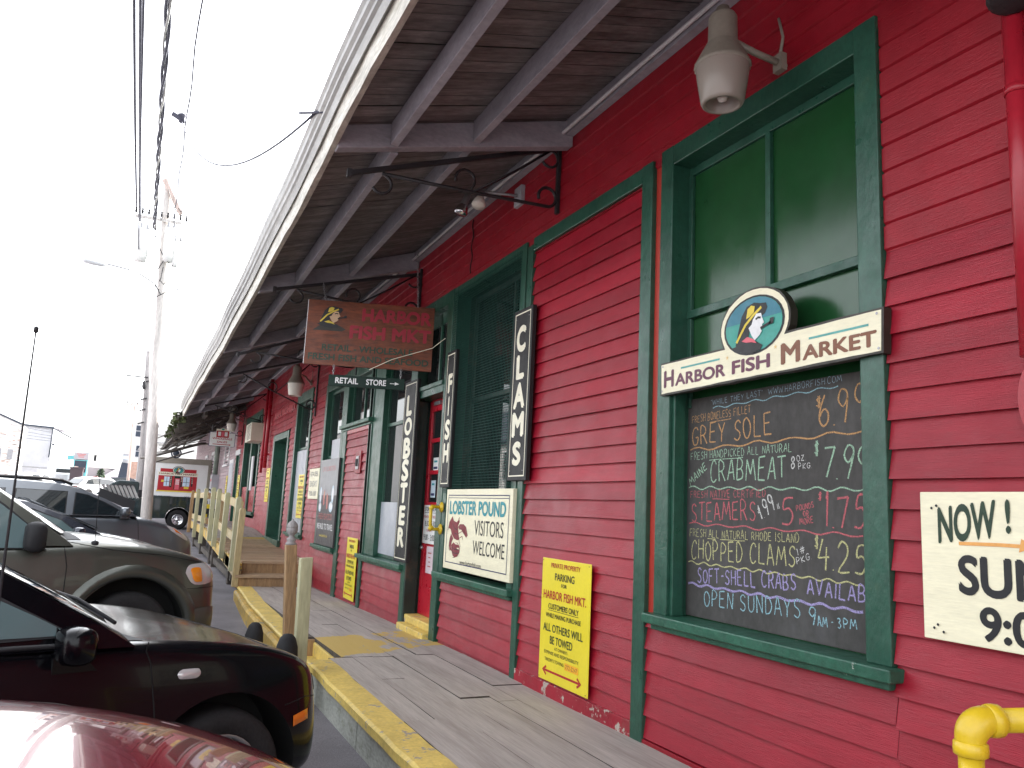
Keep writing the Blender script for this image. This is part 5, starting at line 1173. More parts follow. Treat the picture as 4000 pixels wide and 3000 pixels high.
# ---- olive grey sport utility, third
c = Car('parked_car', 'olive grey sport utility vehicle with amber corner lamp parked behind the black hatchback', 'car', -1.85, 7.8, 15, 1.80)
c.body([(.0, .34, .5, .66, .72, .45, .42), (.03, .28, .52, .74, .80, .62, .58), (.09, .24, .55, .845, .89, .78, .72), (.18, .24, .58, .915, .955, .86, .80), (.35, .26, .62, .97, 1.01, .895, .835), (.7, .30, .66, 1.04, 1.085, .90, .845), (1.1, .32, .7, 1.085, 1.135, .90, .85), (1.4, .32, .72, 1.06, 1.14, .90, .85),
        (2.4, .32, .72, 1.04, 1.12, .90, .84), (3.4, .32, .72, 1.04, 1.12, .90, .84), (4.1, .36, .72, 1.02, 1.08, .88, .82), (4.3, .42, .7, .95, 1.0, .82, .76), (4.36, .5, .7, .85, .9, .75, .7)], 'paint_olive', [(.81, .335), (3.45, .335)], .47)
c.cabin([(1.30, 1.06), (1.38, 1.12), (1.66, 1.335), (1.95, 1.545), (2.15, 1.66), (2.5, 1.71), (3.2, 1.72), (3.9, 1.69), (4.15, 1.5), (4.3, 1.05)], .855, .66, 1.04, 1.70, 'paint_olive', bulge=.14)
c.glass([(1.50, 1.035), (1.60, 1.20), (1.80, 1.37), (2.10, 1.575), (2.5, 1.61), (2.5, 1.03)], 'car_glass_light'); c.glass([(2.6, 1.03), (2.6, 1.615), (3.3, 1.62), (3.3, 1.03)]); c.glass([(3.4, 1.05), (3.4, 1.61), (3.9, 1.58), (4.05, 1.3), (4.05, 1.08)])
c.screen((1.40, 1.14), (2.05, 1.60), bulge=.14, marg=.93); c.screen((4.22, 1.25), (4.1, 1.55), f=-1, name='rear_window')
for s in (.81, 3.45):
    for sd in (-1, 1): c.wheel(s, .335, .345, sd, .185, .22, 7)
c.mirror(1.60, 1.135, 'black_plastic', (.20, .15, .19), .14)
for s0 in (.81, 3.45):
    q = MB('paint_olive'); rows = []
    for k in range(25):
        a = R(-8+k*196/24); rows.append([])
        for rr, of in ((.462, -.02), (.468, .022), (.50, .034), (.545, .026), (.575, .0)):
            p = c.side(s0-rr*math.cos(a), .335+rr*math.sin(a), 0); rows[-1].append(Vector((p.x, -max(abs(p.y), .865)-of, p.z)))
    q.grid(rows, True); c.put(q, 'fender_flare', fixn=False)
q = MB('cladding_grey'); rows = []
for s in [1.42+i*.1 for i in range(17)]: rows.append([c.side(s, z, o) for z, o in ((.33, .004), (.36, .022), (.56, .024), (.60, .004))])
q.grid(rows, True); c.put(q, 'door_cladding')
q = MB('cladding_grey'); pts = [(.355, .50), (.35, .30), (.22, .27), (.10, .30), (.045, .36), (.05, .50), (.12, .535), (.25, .53)]; c.patch(q, pts, 'cladding_grey', .012); c.put(q, 'bumper')
q = MB('lens_clear'); c.patch(q, [(.385, .835), (.365, .89), (.30, .91), (.12, .895), (.105, .76), (.30, .735)], 'lens_clear', .008); c.mb; c.put(q, 'headlight')
q = MB('lens_amber'); c.patch(q, [(.345, .855), (.33, .875), (.255, .87), (.235, .77), (.26, .755), (.31, .765)], 'lens_amber', .022); c.put(q, 'corner_lamp')
q = MB('gap_black'); c.line(q, [(1.365, 1.06), (1.335, .9), (1.34, .6), (1.37, .34)], .004); c.line(q, [(1.36, 1.095), (1.0, 1.03), (.6, .99), (.3, .935), (.14, .90)], .003); c.line(q, [(.04, .70), (.2, .705), (.36, .70)], .003); c.line(q, [(2.55, 1.0), (2.55, .4)], .004); c.put(q, 'panel_gap', fixn=False)
q = MB('black_plastic'); rows = [[c.top(s, y, .004) for y in (-.72, -.5, -.25, 0, .25, .5, .72)] for s in (1.34, 1.22)]; q.grid(rows, True); c.put(q, 'scuttle'); hood_wiper(c, (1.36, 1.15), -.55, (1.5, 1.24), .1)
q = MB('black_plastic'); p = c.top(1.13, -.80, 0); q.lathe(p, [(.03, -.01), (.028, .012), (.012, .022), (0, .024)], 14); q.tube([p, p+Vector((-.03, 0, .62))], .003, 5); c.put(q, 'aerial')
q = MB('chrome'); c.line(q, [(1.75, .80), (1.88, .80)], .012, mat='black_plastic'); c.put(q, 'door_handle')

# ---- dark sedan between
c = Car('parked_car', 'dark navy sedan, only hood and windscreen showing between the olive car and the grey wagon', 'car', -1.95, 10.8, 18, 1.74)
c.body([(.0, .3, .5, .6, .66, .5, .45), (.05, .24, .5, .7, .76, .68, .62), (.2, .2, .52, .80, .86, .8, .74), (.5, .2, .56, .91, .97, .86, .79), (.9, .2, .6, .98, 1.045, .87, .80), (1.15, .2, .6, .98, 1.06, .87, .80), (2.4, .2, .6, .98, 1.04, .87, .8), (3.4, .22, .6, .97, 1.03, .86, .78), (4.0, .3, .6, .93, .98, .78, .7), (4.1, .4, .6, .8, .85, .7, .6)], 'paint_navy', [(.75, .3), (3.2, .3)], .38)
c.cabin([(1.06, 1.02), (1.2, 1.10), (1.5, 1.25), (1.85, 1.38), (2.2, 1.42), (2.7, 1.41), (3.1, 1.25), (3.45, 1.0)], .80, .62, 1.0, 1.42, 'paint_navy')
c.glass([(1.3, 1.02), (1.5, 1.19), (1.8, 1.31), (2.2, 1.36), (2.2, 1.02)], 'car_glass_light'); c.glass([(2.3, 1.02), (2.3, 1.36), (2.7, 1.34), (3.0, 1.15), (3.0, 1.02)]); c.screen((1.12, 1.09), (1.82, 1.38))
for s in (.75, 3.2):
    for sd in (-1, 1): c.wheel(s, .3, .3, sd, .19)
c.mirror(1.36, 1.06, 'paint_navy', out=.09); q = MB('black_plastic'); q.grid([[c.top(s, y, .004) for y in (-.68, -.3, 0, .3, .68)] for s in (1.08, .98)], True); c.put(q, 'scuttle')
hood_wiper(c, (1.08, 1.08), -.45, (1.2, 1.14), .1)

# ---- grey wagon with roof rails
c = Car('parked_car', 'silver grey wagon with roof rails parked nose in ahead of the utility pole', 'car', -1.65, 14, 20, 1.78)
c.body([(.0, .3, .5, .62, .68, .45, .4), (.04, .24, .52, .74, .80, .64, .58), (.15, .2, .56, .86, .91, .80, .74), (.4, .2, .62, .99, 1.03, .88, .80), (.8, .2, .68, 1.10, 1.15, .89, .82), (1.15, .2, .7, 1.14, 1.21, .89, .82), (2.4, .2, .7, 1.14, 1.2, .89, .82), (3.6, .2, .7, 1.14, 1.2, .89, .82), (4.2, .28, .7, 1.1, 1.14, .85, .78), (4.38, .4, .7, .95, 1.0, .75, .7)], 'paint_silver', [(.8, .32), (3.4, .32)], .40)
c.cabin([(1.02, 1.16), (1.15, 1.23), (1.5, 1.41), (1.85, 1.54), (2.15, 1.60), (2.8, 1.62), (3.6, 1.60), (4.1, 1.5), (4.3, 1.15)], .83, .66, 1.14, 1.60, 'paint_silver')
c.glass([(1.15, 1.175), (1.5, 1.36), (1.75, 1.465), (1.92, 1.49), (1.96, 1.165)]); c.glass([(2.05, 1.165), (2.02, 1.50), (2.7, 1.51), (2.75, 1.165)]); c.glass([(2.85, 1.165), (2.82, 1.51), (3.7, 1.48), (3.9, 1.2)])
c.screen((1.06, 1.21), (1.84, 1.54)); c.screen((4.24, 1.28), (4.12, 1.46), f=-1, name='rear_window')
for s in (.8, 3.4):
    for sd in (-1, 1): c.wheel(s, .32, .32, sd, .2)
c.mirror(1.25, 1.235, 'paint_silver', out=.11)
for sd in (-1, 1):
    q = MB('black_plastic'); q.tube([(-1.95, sd*.60, 1.60), (-2.1, sd*.60, 1.655), (-2.4, sd*.60, 1.67), (-3.6, sd*.60, 1.665), (-3.85, sd*.60, 1.60)], .022, 8); c.put(q, 'roof_rail')
q = MB('lens_clear'); c.patch(q, [(.56, 1.03), (.40, .99), (.22, .86), (.20, .80), (.34, .86), (.5, .96)], 'lens_clear', .006); c.put(q, 'headlight')
q = MB('lens_red'); c.patch(q, [(.46, .985), (.36, .93), (.3, .885), (.42, .93)], 'lens_orange', .016); c.put(q, 'corner_lamp')
q = MB('gap_black'); c.line(q, [(1.02, 1.1), (1.0, .8), (1.05, .3)], .004); c.line(q, [(2.0, 1.12), (2.0, .35)], .004); c.put(q, 'panel_gap', fixn=False)

# ---- red car closest to the viewer, only its hood in the frame
c = Car('parked_car', 'glossy red car in the near left corner with only its hood in view', 'car', -1.82, 1.0, 12, 1.74)
c.body([(.0, .3, .48, .58, .63, .5, .45), (.04, .24, .48, .65, .70, .66, .6), (.14, .2, .5, .72, .79, .78, .72), (.3, .2, .52, .80, .88, .84, .77), (.6, .2, .56, .89, .975, .87, .79), (1.0, .2, .6, .96, 1.045, .87, .79), (1.35, .2, .6, .99, 1.07, .87, .79), (1.6, .2, .6, .98, 1.05, .87, .79), (2.6, .2, .6, .96, 1.02, .87, .79), (3.6, .22, .6, .95, 1.0, .86, .78), (4.2, .3, .6, .9, .95, .8, .72), (4.32, .4, .6, .8, .84, .7, .64)], 'paint_red', [(.86, .3), (3.4, .3)], .375, sub=3)
c.cabin([(1.35, .98), (1.5, 1.08), (1.85, 1.27), (2.15, 1.40), (2.5, 1.44), (3.0, 1.42), (3.4, 1.25), (3.75, 1.0)], .80, .6, .97, 1.42, 'paint_red')
c.glass([(1.62, .99), (1.8, 1.15), (2.1, 1.32), (2.5, 1.37), (2.5, .99)]); c.glass([(2.6, .99), (2.6, 1.37), (3.0, 1.34), (3.35, 1.1), (3.35, 1.0)]); c.screen((1.42, 1.05), (2.1, 1.39)); c.screen((3.66, 1.1), (3.4, 1.27), f=-1, name='rear_window')
for s in (.86, 3.4):
    for sd in (-1, 1): c.wheel(s, .3, .3, sd, .2)
c.mirror(1.7, 1.04, 'paint_red')
q = MB('gap_black')
for sd in (-1, 1): q.tube([c.top(s, sd*(.64+.06*min(1, s)), .0) for s in (.25, .4, .7, 1.0, 1.35)], .003, 5)
c.put(q, 'hood_gap', fixn=False)
q = MB('lens_clear')
for sd in (-1, 1): q.grid([[c.front(sd*y, z, .006) for y in (.45, .53, .6, .66)] for z in (.56, .61, .66)], True)
c.put(q, 'headlight')

L0 = Matrix.Rotation(-R(12), 3, 'Z'); loc_ = lambda *p: L0 @ (Vector(p)-Vector(c.root.location))
q = MB('rubber'); q.tube([loc_(-2.993, 2.5, .90), loc_(-2.993, 2.5, 1.02), loc_(-2.995, 2.5, 1.30), loc_(-2.999, 2.5, 1.90)], [.008, .0055, .004, .002], 6); q.lathe(loc_(-2.999, 2.5, 1.90), [(0, -.01), (.006, -.005), (.006, .008), (0, .012)], 8)
c.put(q, 'aerial', fixn=False)

# ------------------------------------------------------------------ street: pole, wires, trucks, far buildings
P = thing('utility_pole', 'tall pale wooden utility pole with transformers behind the grey wagon', 'pole', (-2.37, 22, gz(22)))
q = MB('pole_wood'); q.tube([(-2.37, 22, -.3), (-2.49, 22, 2.7), (-2.62, 22, 5.4), (-2.82, 22, 9.2), (-2.86, 22, 10.4)], [.135, .132, .118, .10, .09], 18); q.build('shaft', P)
for x, z0, z1, r in ((-3.27, 7.3, 8.15, .16), (-2.64, 7.4, 8.3, .14), (-2.46, 7.3, 8.0, .08)):
    q = MB('sign_white'); q.lathe((x, 21.8, z0), [(0, 0), (r*.8, 0), (r*.85, .1), (r, .12), (r, z1-z0-.08), (r*.9, z1-z0), (0, z1-z0+.03)], 18); tr = q.build('transformer', P)
    q = MB('steel_grey'); q.lathe((x-.06, 21.75, z1), [(.03, 0), (.045, .05), (.03, .07), (.045, .11), (.02, .16), (0, .17)], 8); q.lathe((x+.08, 21.75, z1), [(.03, 0), (.045, .05), (.03, .07), (.02, .13), (0, .14)], 8); q.build('insulator', tr)
q = MB('red_pole_wood'); q.beam((-2.95, 21.85, 9.6), (-2.45, 21.85, 8.75), .1, .1); q.build('cross_arm', P)
q = MB('pole_wood'); q.beam((-3.5, 21.85, 8.5), (-2.4, 21.85, 8.5), .06, .07); q.build('cross_arm', P)
q = MB('iron')
for k in range(9): q.lathe((-3.5+k*.15, 21.8, 8.56), [(.02, 0), (.035, .06), (.02, .1), (.035, .14), (0, .16)], 7)
for k in range(16):
    a = Vector((-2.75+random.uniform(-.3, .4), 21.75, random.uniform(6.6, 9.6))); d = Vector((random.uniform(-.5, .6), 0, random.uniform(-.7, .4))); q.tube([a, a+d*.5+Vector((0, 0, -.1)), a+d], .012, 5)
q.build('fitting', P)
q = MB('steel_grey'); q.tube([(-2.7, 21.9, 6.55), (-2.85, 21.7, 6.75), (-3.3, 21.2, 6.88), (-3.95, 20.8, 6.85)], .022, 8)
q.mat('metal_siding'); q.lathe((-3.95, 20.8, 6.83), [(0, 0), (.05, .01), (.075, .1), (.085, .3), (.075, .5), (.03, .55), (0, .55)], 12, (-1, -.45, -.03)); q.build('street_lamp', P)
q = MB('old_pole_wood'); q.tube([(-2.56, 40, 0), (-2.62, 40, 3), (-2.78, 40, 6.3), (-2.88, 40, 8.0)], [.17, .165, .15, .14], 14); q.mat('iron'); q.lathe((-2.92, 39.8, 6.2), [(.05, 0), (.09, .1), (.09, .3), (.03, .4)], 8)
for z in (4.6, 5.2, 5.7, 6.5): q.beam((-3.0, 39.8, z), (-2.75, 39.8, z+.1), .06, .06)
q.beam((-3.7, 39.8, 6.75), (-2.8, 39.8, 6.75), .05, .05)
tag(q.build('utility_pole', loc=(-2.6, 40, 0)), 'dark older utility pole right behind the tall pale pole', 'pole')
q = MB('red_pole_wood'); q.tube([(-3.3, 60, 1.2), (-3.35, 60, 4), (-3.45, 60, 7.4)], .10, 10); q.beam((-4.05, 60, 7.45), (-3.05, 60, 7.5), .08, .1); q.mat('metal_siding'); q.lathe((-3.72, 59.8, 6.0), [(0, 0), (.2, 0), (.22, .1), (.22, .75), (0, .8)], 12); q.mat('iron')
for x in (-3.95, -3.6, -3.3, -3.1): q.lathe((x, 60, 7.52), [(.03, 0), (.05, .08), (.03, .16), (0, .2)], 6)
tag(q.build('utility_pole', loc=(-3.3, 60, 1.2)), 'far thin reddish utility pole with a small crossarm and transformer', 'pole')
def cat_(a, b2, sag, n=24, y0=None): return [Vector(a)+(Vector(b2)-Vector(a))*(i/n)+Vector((0, 0, -sag*4*(i/n)*(1-i/n))) for i in range(n+1)]
wires = [((-3.50, 21.9, 8.72), (-3.36, -14, 8.9), .9, .022), ((-3.42, 21.9, 8.70), (-3.25, -14, 8.9), .85, .026), ((-3.38, 21.9, 8.4), (-3.27, -14, 8.7), .95, .020), ((-3.33, 21.9, 7.6), (-3.10, -14, 8.2), .8, .016)]
for i, (a, b2, sg, r) in enumerate(wires):
    q = MB('cable'); q.tube(cat_(a, b2, sg, 30), r, 7)
    tag(q.build('power_line', loc=a), ['overhead cable, leftmost of the bunch at the left', 'thick overhead cable, second from the left of the bunch', 'overhead cable twisted close beside the thick second one', 'single thin overhead cable between the bunch and the twisted cable'][i], 'cable', 'overhead cables from the tall pole')
q = MB('cable'); base = cat_((-3.03, 21.8, 8.2), (-2.98, -14, 8.6), .85, 150)
for k, (r, off, m) in enumerate(((.022, 0, 'cable'), (.022, 2.1, 'cable'), (.016, 4.2, 'galvanised'))):
    q.mat(m); q.tube([p+Vector((math.cos(i*.55+off)*.03, 0, math.sin(i*.55+off)*.03)) for i, p in enumerate(base)], r, 6)
tag(q.build('power_line', loc=(-3.03, 21.8, 8.2), fixn=False), 'thick twisted overhead cable with a pale strand', 'cable', 'overhead cables from the tall pole')
q = MB('cable'); q.tube([Vector(p)+Vector((.012*math.sin(i*1.3), 0, 0)) for i, p in enumerate(cat_((-2.6, 21.8, 8.3), (-2.72, -14, 8.9), 1.1, 60))], .012, 5)
q.lathe((-2.70, 13.2, 7.45), [(0, -.09), (.05, -.06), (.04, .02), (.07, .06), (0, .1)], 8); q.beam((-2.85, 13.2, 7.5), (-2.68, 13.2, 7.42), .05, .06)
tag(q.build('service_wire', loc=(-2.6, 21.8, 8.3)), 'thin wavy overhead wire with a dark clamp, right of the twisted cable', 'cable')
q = MB('cable'); q.tube(cat_((-2.70, 13.2, 7.4), (-1.9, 5.05, 4.02), .55, 24), .009, 5); q.tube([(-1.98, 5.25, 4.08), (-1.86, 4.95, 3.98)], .009, 6)
tag(q.build('service_wire', loc=(-1.9, 5.05, 4.0)), 'thin wire drooping from the dark clamp to the eave edge', 'cable')

# pickup with a white market box
T = thing('pickup_truck', 'dark green pickup with a white box painted with a red market front', 'truck', (-1.1, 35, gz(35)))
G0 = gz(35); X = lambda *a: a
q = MB('sign_white'); q.box(-2.14, -.05, 35.0, 37.2, G0+1.34, G0+2.62); q.mat('lamp_metal'); q.box(-2.17, -.03, 34.96, 37.24, G0+2.62, G0+2.84); q.box(-.15, -.03, 34.97, 37.2, G0+1.34, G0+2.62); q.mat('metal_siding'); q.box(-2.17, -.03, 34.97, 37.2, G0+1.24, G0+1.335); q.build('cargo_box', T, bevel=.01)
Fr_ = hangfr(-1.98, G0+1.42, 34.995); q = MB('ink_red'); K = 1.45; S2 = 1.18
rect(q, Fr_, .0, .10, K, .70, 'ink_red', .002); rect(q, Fr_, .05, .82, K-.05, .98, 'ink_red', .002)
for a, b2, c2, d2, m in ((-.02, .72, K+.02, .84, 'ink_cream'), (-.03, .06, K+.03, .11, 'ink_yellow'), (.22, .28, .42, .66, 'ink_sky'), (.44, .24, .52, .70, 'ink_black'), (.60, .16, .82, .70, 'sign_green'), (.84, .26, .90, .70, 'ink_black'), (.92, .30, 1.18, .68, 'ink_sky'), (1.24, .30, 1.30, .66, 'ink_black'), (.12, .44, .24, .52, 'ink_yellow'), (.98, .20, 1.16, .29, 'ink_yellow')): rect(q, Fr_, a, b2, c2, d2, m, .004)
rect(q, Fr_, .63, .16, .80, .60, 'ink_pink', .0055)
for k in range(3):
    for j in range(3): rect(q, Fr_, .66+k*.045, .36+j*.075, .69+k*.045, .41+j*.075, 'ink_white', .007)
for a in (.315, 1.05): rect(q, Fr_, a, .30, a+.015, .66, 'sign_green', .006)
for b2 in (.45, ): rect(q, Fr_, .22, b2, .42, b2+.015, 'sign_green', .006); rect(q, Fr_, .92, b2, 1.18, b2+.015, 'sign_green', .006)
for a, w_ in ((.455, 'LOBSTER'), (.855, 'FISH'), (1.255, 'CLAMS')):
    for i, ch_ in enumerate(w_): text(q, Fr_, ch_, a, .64-i*.055, a+.04, .675-i*.055, 'ink_cream', .03, .006)
poly(q, Fr_, ellipse((K/2+.0, .93), .23, .165), 'ink_black', .0045); poly(q, Fr_, ellipse((K/2, .93), .21, .148), 'ink_cream', .005)
fisherman(q, Fr_, (K/2, .93), (.18, .125), .006)
text(q, Fr_, 'HARBOR FISH MARKET', .02, .745, K-.02, .81, 'ink_brown', .03, .006)
Fl = hangfr(-2.1, G0+1.25, 34.965); text(q, Fl, 'PORTLAND, MAINE', -.05, .02, .62, .07, 'ink_black', .01, .004); text(q, Fl, '207', 1.15, .02, 1.35, .07, 'ink_black', .01, .004)
q.build('market_picture', T, fixn=False)
body = [(.1, .42), (.1, 1.30), (-2.62, 1.30), (-2.62, 1.22), (-4.0, 1.22), (-5.1, 1.12), (-5.25, .95), (-5.28, .5), (-5.2, .38)]
def truckside():
    pts = [(a, b2) for a, b2 in body]
    out = []
    for cx in (-4.55, -1.1):
        out.append([(cx+.48*math.cos(R(t)), .40+.48*math.sin(R(t))) for t in range(0, 181, 15)])
    low = [(.1, .42)]
    full = body[:]; full = [(.1, .42), (.1, 1.30), (-2.62, 1.30), (-2.62, 1.24), (-3.9, 1.22), (-5.1, 1.12), (-5.27, .95), (-5.28, .5), (-5.2, .40)]
    arcA = [(-4.55+.48*math.cos(R(t)), .42+.46*math.sin(R(t))) for t in range(180, -1, -15)]
    arcB = [(-1.1+.48*math.cos(R(t)), .42+.46*math.sin(R(t))) for t in range(180, -1, -15)]
    return full+arcA+arcB
q = MB('paint_forest'); q.prism([(a, 34.95, G0+b2) for a, b2 in truckside()], (0, 1.95, 0)); q.build('body', T, bevel=.02)
q = MB('gap_black')
for cx in (-4.55, -1.1): q.grid([[(cx+rr*math.cos(R(t)), yy, G0+.40+rr*math.sin(R(t))) for t in range(0, 181, 12)] for rr, yy in ((.475, 34.94), (.45, 34.94), (.45, 35.6), (.05, 35.6))], True)
q.build('wheel_well', T, fixn=False)
q = MB('paint_forest'); cabp = [(-2.64, 1.24), (-2.62, 1.75), (-2.7, 1.83), (-3.35, 1.84), (-3.6, 1.72), (-4.15, 1.24)]; q.prism([(a, 35.03, G0+b2) for a, b2 in cabp], (0, 1.8, 0)); q.build('cab', T, bevel=.03)
q = MB('car_glass'); q.prism([(a, 35.02, G0+b2) for a, b2 in ((-2.8, 1.28), (-2.8, 1.72), (-3.3, 1.74), (-3.5, 1.65), (-3.92, 1.28))], (0, -.012, 0)); q.build('side_window', T)
q = MB('black_plastic'); q.box(-2.66, -2.46, 34.8, 34.9, G0+1.22, G0+1.50); q.build('mirror', T, bevel=.03)
for cx in (-1.1, -4.55):
    for yy, sd in ((35.02, -1), (36.82, 1)):
        q = MB('tyre'); q.lathe((0, 0, 0), [(.21, -.11), (.37, -.12), (.395, -.08), (.395, .08), (.37, .12), (.25, .12), (.215, .10), (.2, .05)], 36, (0, sd, 0)); o = q.build('wheel', None); o.location = (cx+1.1, yy-35+(.06 if sd < 0 else -.06), .39); o.parent = T
        q = MB('chrome'); q.lathe((0, 0, 0), [(.215, .10), (.2, .11), (.17, .05), (.08, .05), (.07, .1), (0, .11)], 28, (0, sd, 0))
        for k in range(8): a = 2*math.pi*k/8; q.beam(Vector((math.cos(a)*.07, sd*.07, math.sin(a)*.07)), Vector((math.cos(a)*.2, sd*.085, math.sin(a)*.2)), .05, .02, (0, 1, 0))
        q.mat('gap_black'); q.lathe((0, 0, 0), [(.19, .02), (0, .02)], 20, (0, sd, 0)); q.build('rim', None).parent = o
# ribbed white lid leaning by the pickup cab
q = MB('sign_white'); 
for k in range(8):
    x = -3.85+k*.135; rows = []
    for i in range(7):
        t = i/6; rows.append([(x+.22*t*t+dx, 32.0+.5*t, 1.72-.62*t*t*.7+dz_) for dx, dz_ in ((0, 0), (.035, .03), (.075, .03), (.10, 0))])
    q.mat('sign_white'); q.grid(rows, True); q.mat('black_plastic'); q.grid([[p+Vector((0, .06, -.01)) for p in map(Vector, r)] for r in rows], True)
q.mat('black_plastic'); q.hexa([(-3.9, 32.1, .3), (-2.75, 32.1, .3), (-2.75, 32.8, .3), (-3.9, 32.8, .3), (-3.9, 32.15, 1.62), (-2.7, 32.15, 1.2), (-2.7, 32.8, 1.2), (-3.9, 32.8, 1.62)])
tag(q.build('ribbed_cover', loc=(-3.3, 32.3, .1), fixn=False), 'ribbed black and white cover sloping beside the dark green pickup', 'cover')

def far_car(x, y, paint, label, heading=180, s=1.0, red=True):
    t = thing('distant_car', label, 'car', (x, y, gz(y)), R(heading), 'cars far along the street'); 
    def bb(mb, name): o = mb.build(name, None); o.parent = t
    q = MB(paint); 
    pr = [(2.1, .3), (2.15, .6), (1.9, .78), (1.0, .9), (-1.6, .92), (-2.1, .85), (-2.15, .35)]; q.prism([(a, -.85, b2) for a, b2 in pr], (0, 1.7, 0)); 
    up = [(1.0, .88), (.35, 1.36), (-.9, 1.42), (-1.5, 1.3), (-1.95, .9)]
    rows = [[(a, sy*(.82-.22*(b2-.88)/.54), b2) for sy in (-1, 1)] for a, b2 in up]; q.grid(rows, False)
    for sd in (0, 1): q.face([r[sd] for r in rows])
    bb(q, 'body')
    q = MB('car_glass')
    for sd in (-1, 1): q.face([(a, sd*(.835-.22*(b2-.88)/.54), b2) for a, b2 in ((.75, .94), (.3, 1.28), (-.85, 1.34), (-1.35, 1.22), (-1.6, .95))])
    q.face([(.98, -.7, .93), (.98, .7, .93), (.42, .58, 1.32), (.42, -.58, 1.32)]); q.face([(-1.97, -.7, .95), (-1.97, .7, .95), (-1.56, .58, 1.27), (-1.56, -.58, 1.27)]); bb(q, 'window')
    for sx in (1.35, -1.35):
        for sy in (-1, 1): q = MB('tyre'); q.lathe((sx, sy*.78, .31), [(.18, -.09), (.3, -.1), (.31, .08), (.28, .1), (0, .08)], 20, (0, sy, 0)); bb(q, 'wheel')
    q = MB('lens_red')
    for sy in (-.6, .6): q.box(-2.16, -2.08, sy-.16, sy+.16, .64, .78)
    bb(q, 'tail_light')
far_car(-4.9, 60, 'paint_white', 'white car with red tail light just above the grey wagon roof', 35)
far_car(-6.3, 92, 'paint_farred', 'small red car far off right of the dark skip', 110)
far_car(-9.1, 56, 'paint_silver', 'grey car far off at the left below the metal shed', 95)
far_car(-9.6, 70, 'paint_white', 'white car far off at the left between the grey car and the newspaper boxes', 80)
far_car(-4.4, 80, 'paint_navy', 'dark car far off below the white clapboard building', 170)

# heavy white truck facing the viewer
t = thing('white_truck', 'white heavy truck facing the viewer in front of the metal shed', 'truck', (-6.8, 55, gz(55))); gx, gy, gg = -6.8, 55, gz(55)
q = MB('paint_white'); q.box(gx-.58, gx+.58, gy-.4, gy+1.2, gg+.42, gg+.98); q.box(gx-.72, gx+.72, gy+1.2, gy+2.6, gg+.55, gg+1.42); q.prism([(gx-.70, gy+1.25, gg+1.40), (gx+.70, gy+1.25, gg+1.40), (gx+.6, gy+1.6, gg+1.78), (gx-.6, gy+1.6, gg+1.78)], (0, 1.0, 0)); q.build('cab', t, bevel=.05)
q = MB('car_glass'); q.box(gx-.5, gx+.5, gy+1.17, gy+1.189, gg+1.02, gg+1.30); q.build('windscreen', t)
q = MB('steel_grey')
for k in range(5): q.box(gx-.36, gx+.36, gy-.42, gy-.401, gg+.50+k*.08, gg+.53+k*.08)
q.build('grille', t)
q = MB('cab_blue'); q.box(gx-.75, gx+.75, gy-.6, gy-.3, gg+.24, gg+.42); q.build('bumper', t)
for sx in (-.52, .52):
    q = MB('lens_clear'); q.box(gx+sx-.1, gx+sx+.1, gy-.5, gy-.41, gg+.46, gg+.58); q.build('headlight', t)
for sx in (-.66, .66):
    q = MB('tyre'); q.lathe((gx+sx, gy+.5, gg+.3), [(0, -.11), (.29, -.11), (.3, .11), (0, .11)], 18, (1, 0, 0)); q.build('wheel', t)
for sx in (-.78, .78):
    q = MB('chrome'); q.tube([(gx+sx, gy+2.7, gg+.6), (gx+sx, gy+2.7, gg+1.85)], .045, 8); q.build('exhaust', t)
q = MB('metal_siding'); q.box(gx-.8, gx+.8, gy+2.8, gy+8, gg+.6, gg+1.85); q.build('cargo_box', t)
t.location = (-10.1, 98, 1.75); t.scale = (1.55,)*3
# teal excavator, skip, bins
t = thing('excavator', 'teal excavator with a glazed cab and a lettered grey counterweight', 'excavator', (-4.95, 50, gz(50))); gx, gy, gg = -5.35, 50, gz(50)
q = MB('teal_paint'); q.box(gx-.42, gx+.42, gy, gy+1.4, gg+.8, gg+1.95)
for a in (-.42, .37): q.box(gx+a, gx+a+.05, gy-.01, gy+.05, gg+1.9, gg+2.5)
q.mat('grey_box'); q.box(gx-.45, gx+.45, gy-.05, gy+1.4, gg+2.0, gg+2.45); q.mat('cab_blue'); q.box(gx-.36, gx+.36, gy-.02, gy, gg+1.1, gg+1.9); q.mat('red_pole_wood'); q.box(gx-.36, gx-.1, gy-.04, gy-.02, gg+.8, gg+1.5); q.mat('teal_paint'); q.beam((gx-.9, gy+1.5, gg+2.1), (gx-.2, gy+1, gg+2.2), .2, .3); q.build('cab', t)
q = MB('ink_softred'); fz = hangfr(gx-.4, gg+2.05, gy-.052)
for i, (a, b2) in enumerate(((.12, .68), (.2, .6), (.22, .58))): rect(q, fz, a, .28-i*.1, b2, .33-i*.1, 'ink_softred')
q.build('lettering', t)
q = MB('steel_grey'); q.tube([(gx-.1, gy+.5, gg+2.4), (gx-.1, gy+.5, gg+3.0)], .03, 6); q.beam((gx-.2, gy+.5, gg+2.7), (gx, gy+.5, gg+2.7), .05, .05); q.build('mast', t)
q = MB('rubber'); q.box(gx-.5, gx+.5, gy, gy+2, gg, gg+.7); q.build('track', t, bevel=.1)
t.location = (-7.75, 95, 1.75); t.scale = (1.5,)*3
q = MB('dumpster'); q.prism([(-5.62, 46, gz(46)+.25), (-4.98, 46, gz(46)+.25), (-4.93, 46, gz(46)+1.35), (-5.67, 46, gz(46)+1.35)], (0, 1.2, 0)); q.box(-5.7, -4.9, 45.95, 47.2, gz(46)+1.35, gz(46)+1.43)
o = q.build('waste_skip', loc=(-5.3, 46.5, gz(46))); o.location = (-8.4, 92, 1.6); o.scale = (1.55,)*3
tag(o, 'dark brown waste skip in front of the teal excavator', 'skip')
